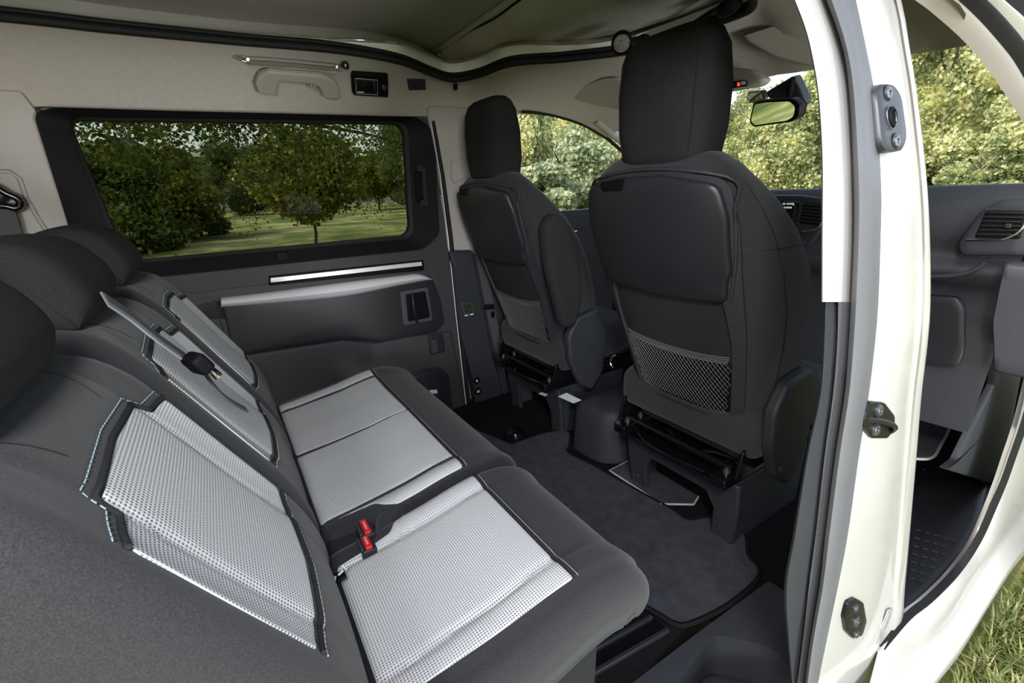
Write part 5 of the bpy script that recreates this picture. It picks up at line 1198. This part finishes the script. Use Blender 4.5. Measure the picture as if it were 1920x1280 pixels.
# big overhanging tree close to the window: trunk, limbs, hanging leaves
og = thing('tree', 'large dark tree whose leafy branches hang across the top of the window', 'tree', (-2.2, 6.6, GZ))
def limb(name, pts, r0, r1, n=7):
    c = catm(pts, 4); return tube(name, c, r0, BARK, og, n=n, taper=[1+(r1/r0-1)*i/(len(c)-1) for i in range(len(c))])
limb('trunk', [(-2.2, 6.6, -.6), (-2.15, 6.5, .8), (-2.3, 6.4, 2.2), (-2.4, 6.2, 4.2)], .20, .12)
tw = []
for pts, r_ in (([(-2.3, 6.4, 2.2), (-2.0, 5.2, 2.15), (-1.0, 4.6, 1.95), (-.2, 4.4, 1.9)], .075), ([(-2.3, 6.4, 2.6), (-1.6, 5.6, 2.6), (-.4, 5.2, 2.3), (.8, 5.0, 2.4), (1.6, 5.0, 2.2)], .07), ([(-2.35, 6.3, 2.0), (-2.6, 4.8, 1.8), (-2.1, 4.0, 1.75), (-1.2, 3.8, 1.62)], .06), ([(-2.35, 6.3, 3.0), (-1.8, 4.8, 3.0), (-.6, 4.0, 2.6), (.5, 3.9, 2.3)], .06), ([(-2.2, 6.5, 2.4), (-1.4, 6.6, 2.4), (-.2, 6.4, 2.1), (1.4, 6.6, 1.9), (2.2, 6.6, 1.7)], .05)):
    limb('branch', pts, r_, r_*.25); c = catm(pts, 10)
    for q in c[8:]: tw.append(q)
tw = np.array(tw); 
n_ = 52000; bi = rng.integers(0, len(tw), n_); sp_ = rng.normal(size=(n_, 3))*np.array((.42, .36, .26)); sp_[:, 2] = np.where(sp_[:, 2] > 0, sp_[:, 2]*1.5, sp_[:, 2]*.8)
cl = rng.normal(size=(260, 3))*np.array((1.0, .7, .5))+tw[rng.integers(0, len(tw), 260)]; ci_ = rng.integers(0, 260, n_); mixm = rng.random(n_) < .55
cc = np.where(mixm[:, None], cl[ci_]+rng.normal(size=(n_, 3))*.14, tw[bi]+sp_)-np.array((-2.2, 6.6, GZ))
a = rng.normal(size=(n_, 3)); a /= np.linalg.norm(a, axis=1)[:, None]; q = np.cross(a, rng.normal(size=(n_, 3))); q /= np.linalg.norm(q, axis=1)[:, None]
s_ = .040*(.6+.8*rng.random(n_))[:, None]; a = a*s_/2; q = q*s_/2*.8
me = bpy.data.meshes.new('hanging_leaves'); vs = np.stack([cc-a, cc+q, cc+a, cc-q], 1).reshape(-1, 3); n = n_
me.vertices.add(4*n); me.vertices.foreach_set('co', vs.ravel()); me.loops.add(4*n); me.loops.foreach_set('vertex_index', np.arange(4*n, dtype=np.int32))
me.polygons.add(n); me.polygons.foreach_set('loop_start', np.arange(0, 4*n, 4, dtype=np.int32)); me.polygons.foreach_set('loop_total', np.full(n, 4, dtype=np.int32)); me.update(calc_edges=True)
me.materials.append(LM['green']); o = bpy.data.objects.new('hanging_leaves', me); COL.objects.link(o); o.parent = og; o['kind'] = 'stuff'
# hills on the horizon
hl = []
for i in range(80):
    a = math.radians(-60+i*2.6); r_ = 170; hgt = 11+7*math.sin(i*.21+1)+3*math.sin(i*.7)+1.2*math.sin(i*1.9)
    hl.append([(r_*.8*math.cos(a), r_*.8*math.sin(a), -1), (r_*.9*math.cos(a), r_*.9*math.sin(a), hgt*.5), (r_*math.cos(a), r_*math.sin(a), hgt), (r_*1.1*math.cos(a), r_*1.1*math.sin(a), hgt*.6)])
hm = mat('wooded_hillside', (.16, .19, .15), 1, noise=.5, nscale=.25, spec=0)
tag(loft('hills', hl, hm, None), kind='structure')
# real grass blades on the ground beside the van
def grass(name, x0, x1, y0, y1, n, hh, seed):
    r = np.random.default_rng(seed); c = np.stack([r.uniform(x0, x1, n), r.uniform(y0, y1, n), np.full(n, GZ)], 1)
    dens = np.sin(c[:, 0]*7)*np.sin(c[:, 1]*9+c[:, 0]*3); L = hh*(.5+.8*r.random(n))*(1+.3*dens)
    an = r.random(n)*2*PI; ln = (.3+.8*r.random(n))*L; wdt = .0022+.002*r.random(n)
    dx, dy = np.cos(an), np.sin(an); px, py = -dy, dx; vs = []
    b0 = c+np.stack([px*wdt, py*wdt, 0*px], 1); b1 = c-np.stack([px*wdt, py*wdt, 0*px], 1)
    m0 = c+np.stack([dx*ln*.35+px*wdt*.8, dy*ln*.35+py*wdt*.8, L*.65], 1); m1 = c+np.stack([dx*ln*.35-px*wdt*.8, dy*ln*.35-py*wdt*.8, L*.65], 1); tp = c+np.stack([dx*ln, dy*ln, L*.85], 1)
    vs = np.stack([b0, b1, m1, m0, tp], 1).reshape(-1, 3); me = bpy.data.meshes.new(name); me.vertices.add(5*n); me.vertices.foreach_set('co', vs.ravel())
    k = np.arange(n)*5; li = np.stack([k, k+1, k+2, k+3, k+3, k+2, k+4], 1).ravel().astype(np.int32); me.loops.add(7*n); me.loops.foreach_set('vertex_index', li)
    me.polygons.add(2*n); ls = np.stack([np.arange(n)*7, np.arange(n)*7+4], 1).ravel().astype(np.int32); lt = np.tile([4, 3], n).astype(np.int32); me.polygons.foreach_set('loop_start', ls); me.polygons.foreach_set('loop_total', lt); me.update(calc_edges=True)
    me.materials.append(leafmat('grass_blades', [(.06, .10, .02), (.13, .18, .035), (.34, .30, .14), (.10, .15, .03), (.20, .22, .06), (.42, .38, .22)], .3)); o = bpy.data.objects.new(name, me); COL.objects.link(o)
    return tag(o, 'short green and straw coloured grass beside the white sill', 'grass', kind='stuff')
grass('grass', .2, 3.8, -2.3, -.97, 60000, .075, 5)
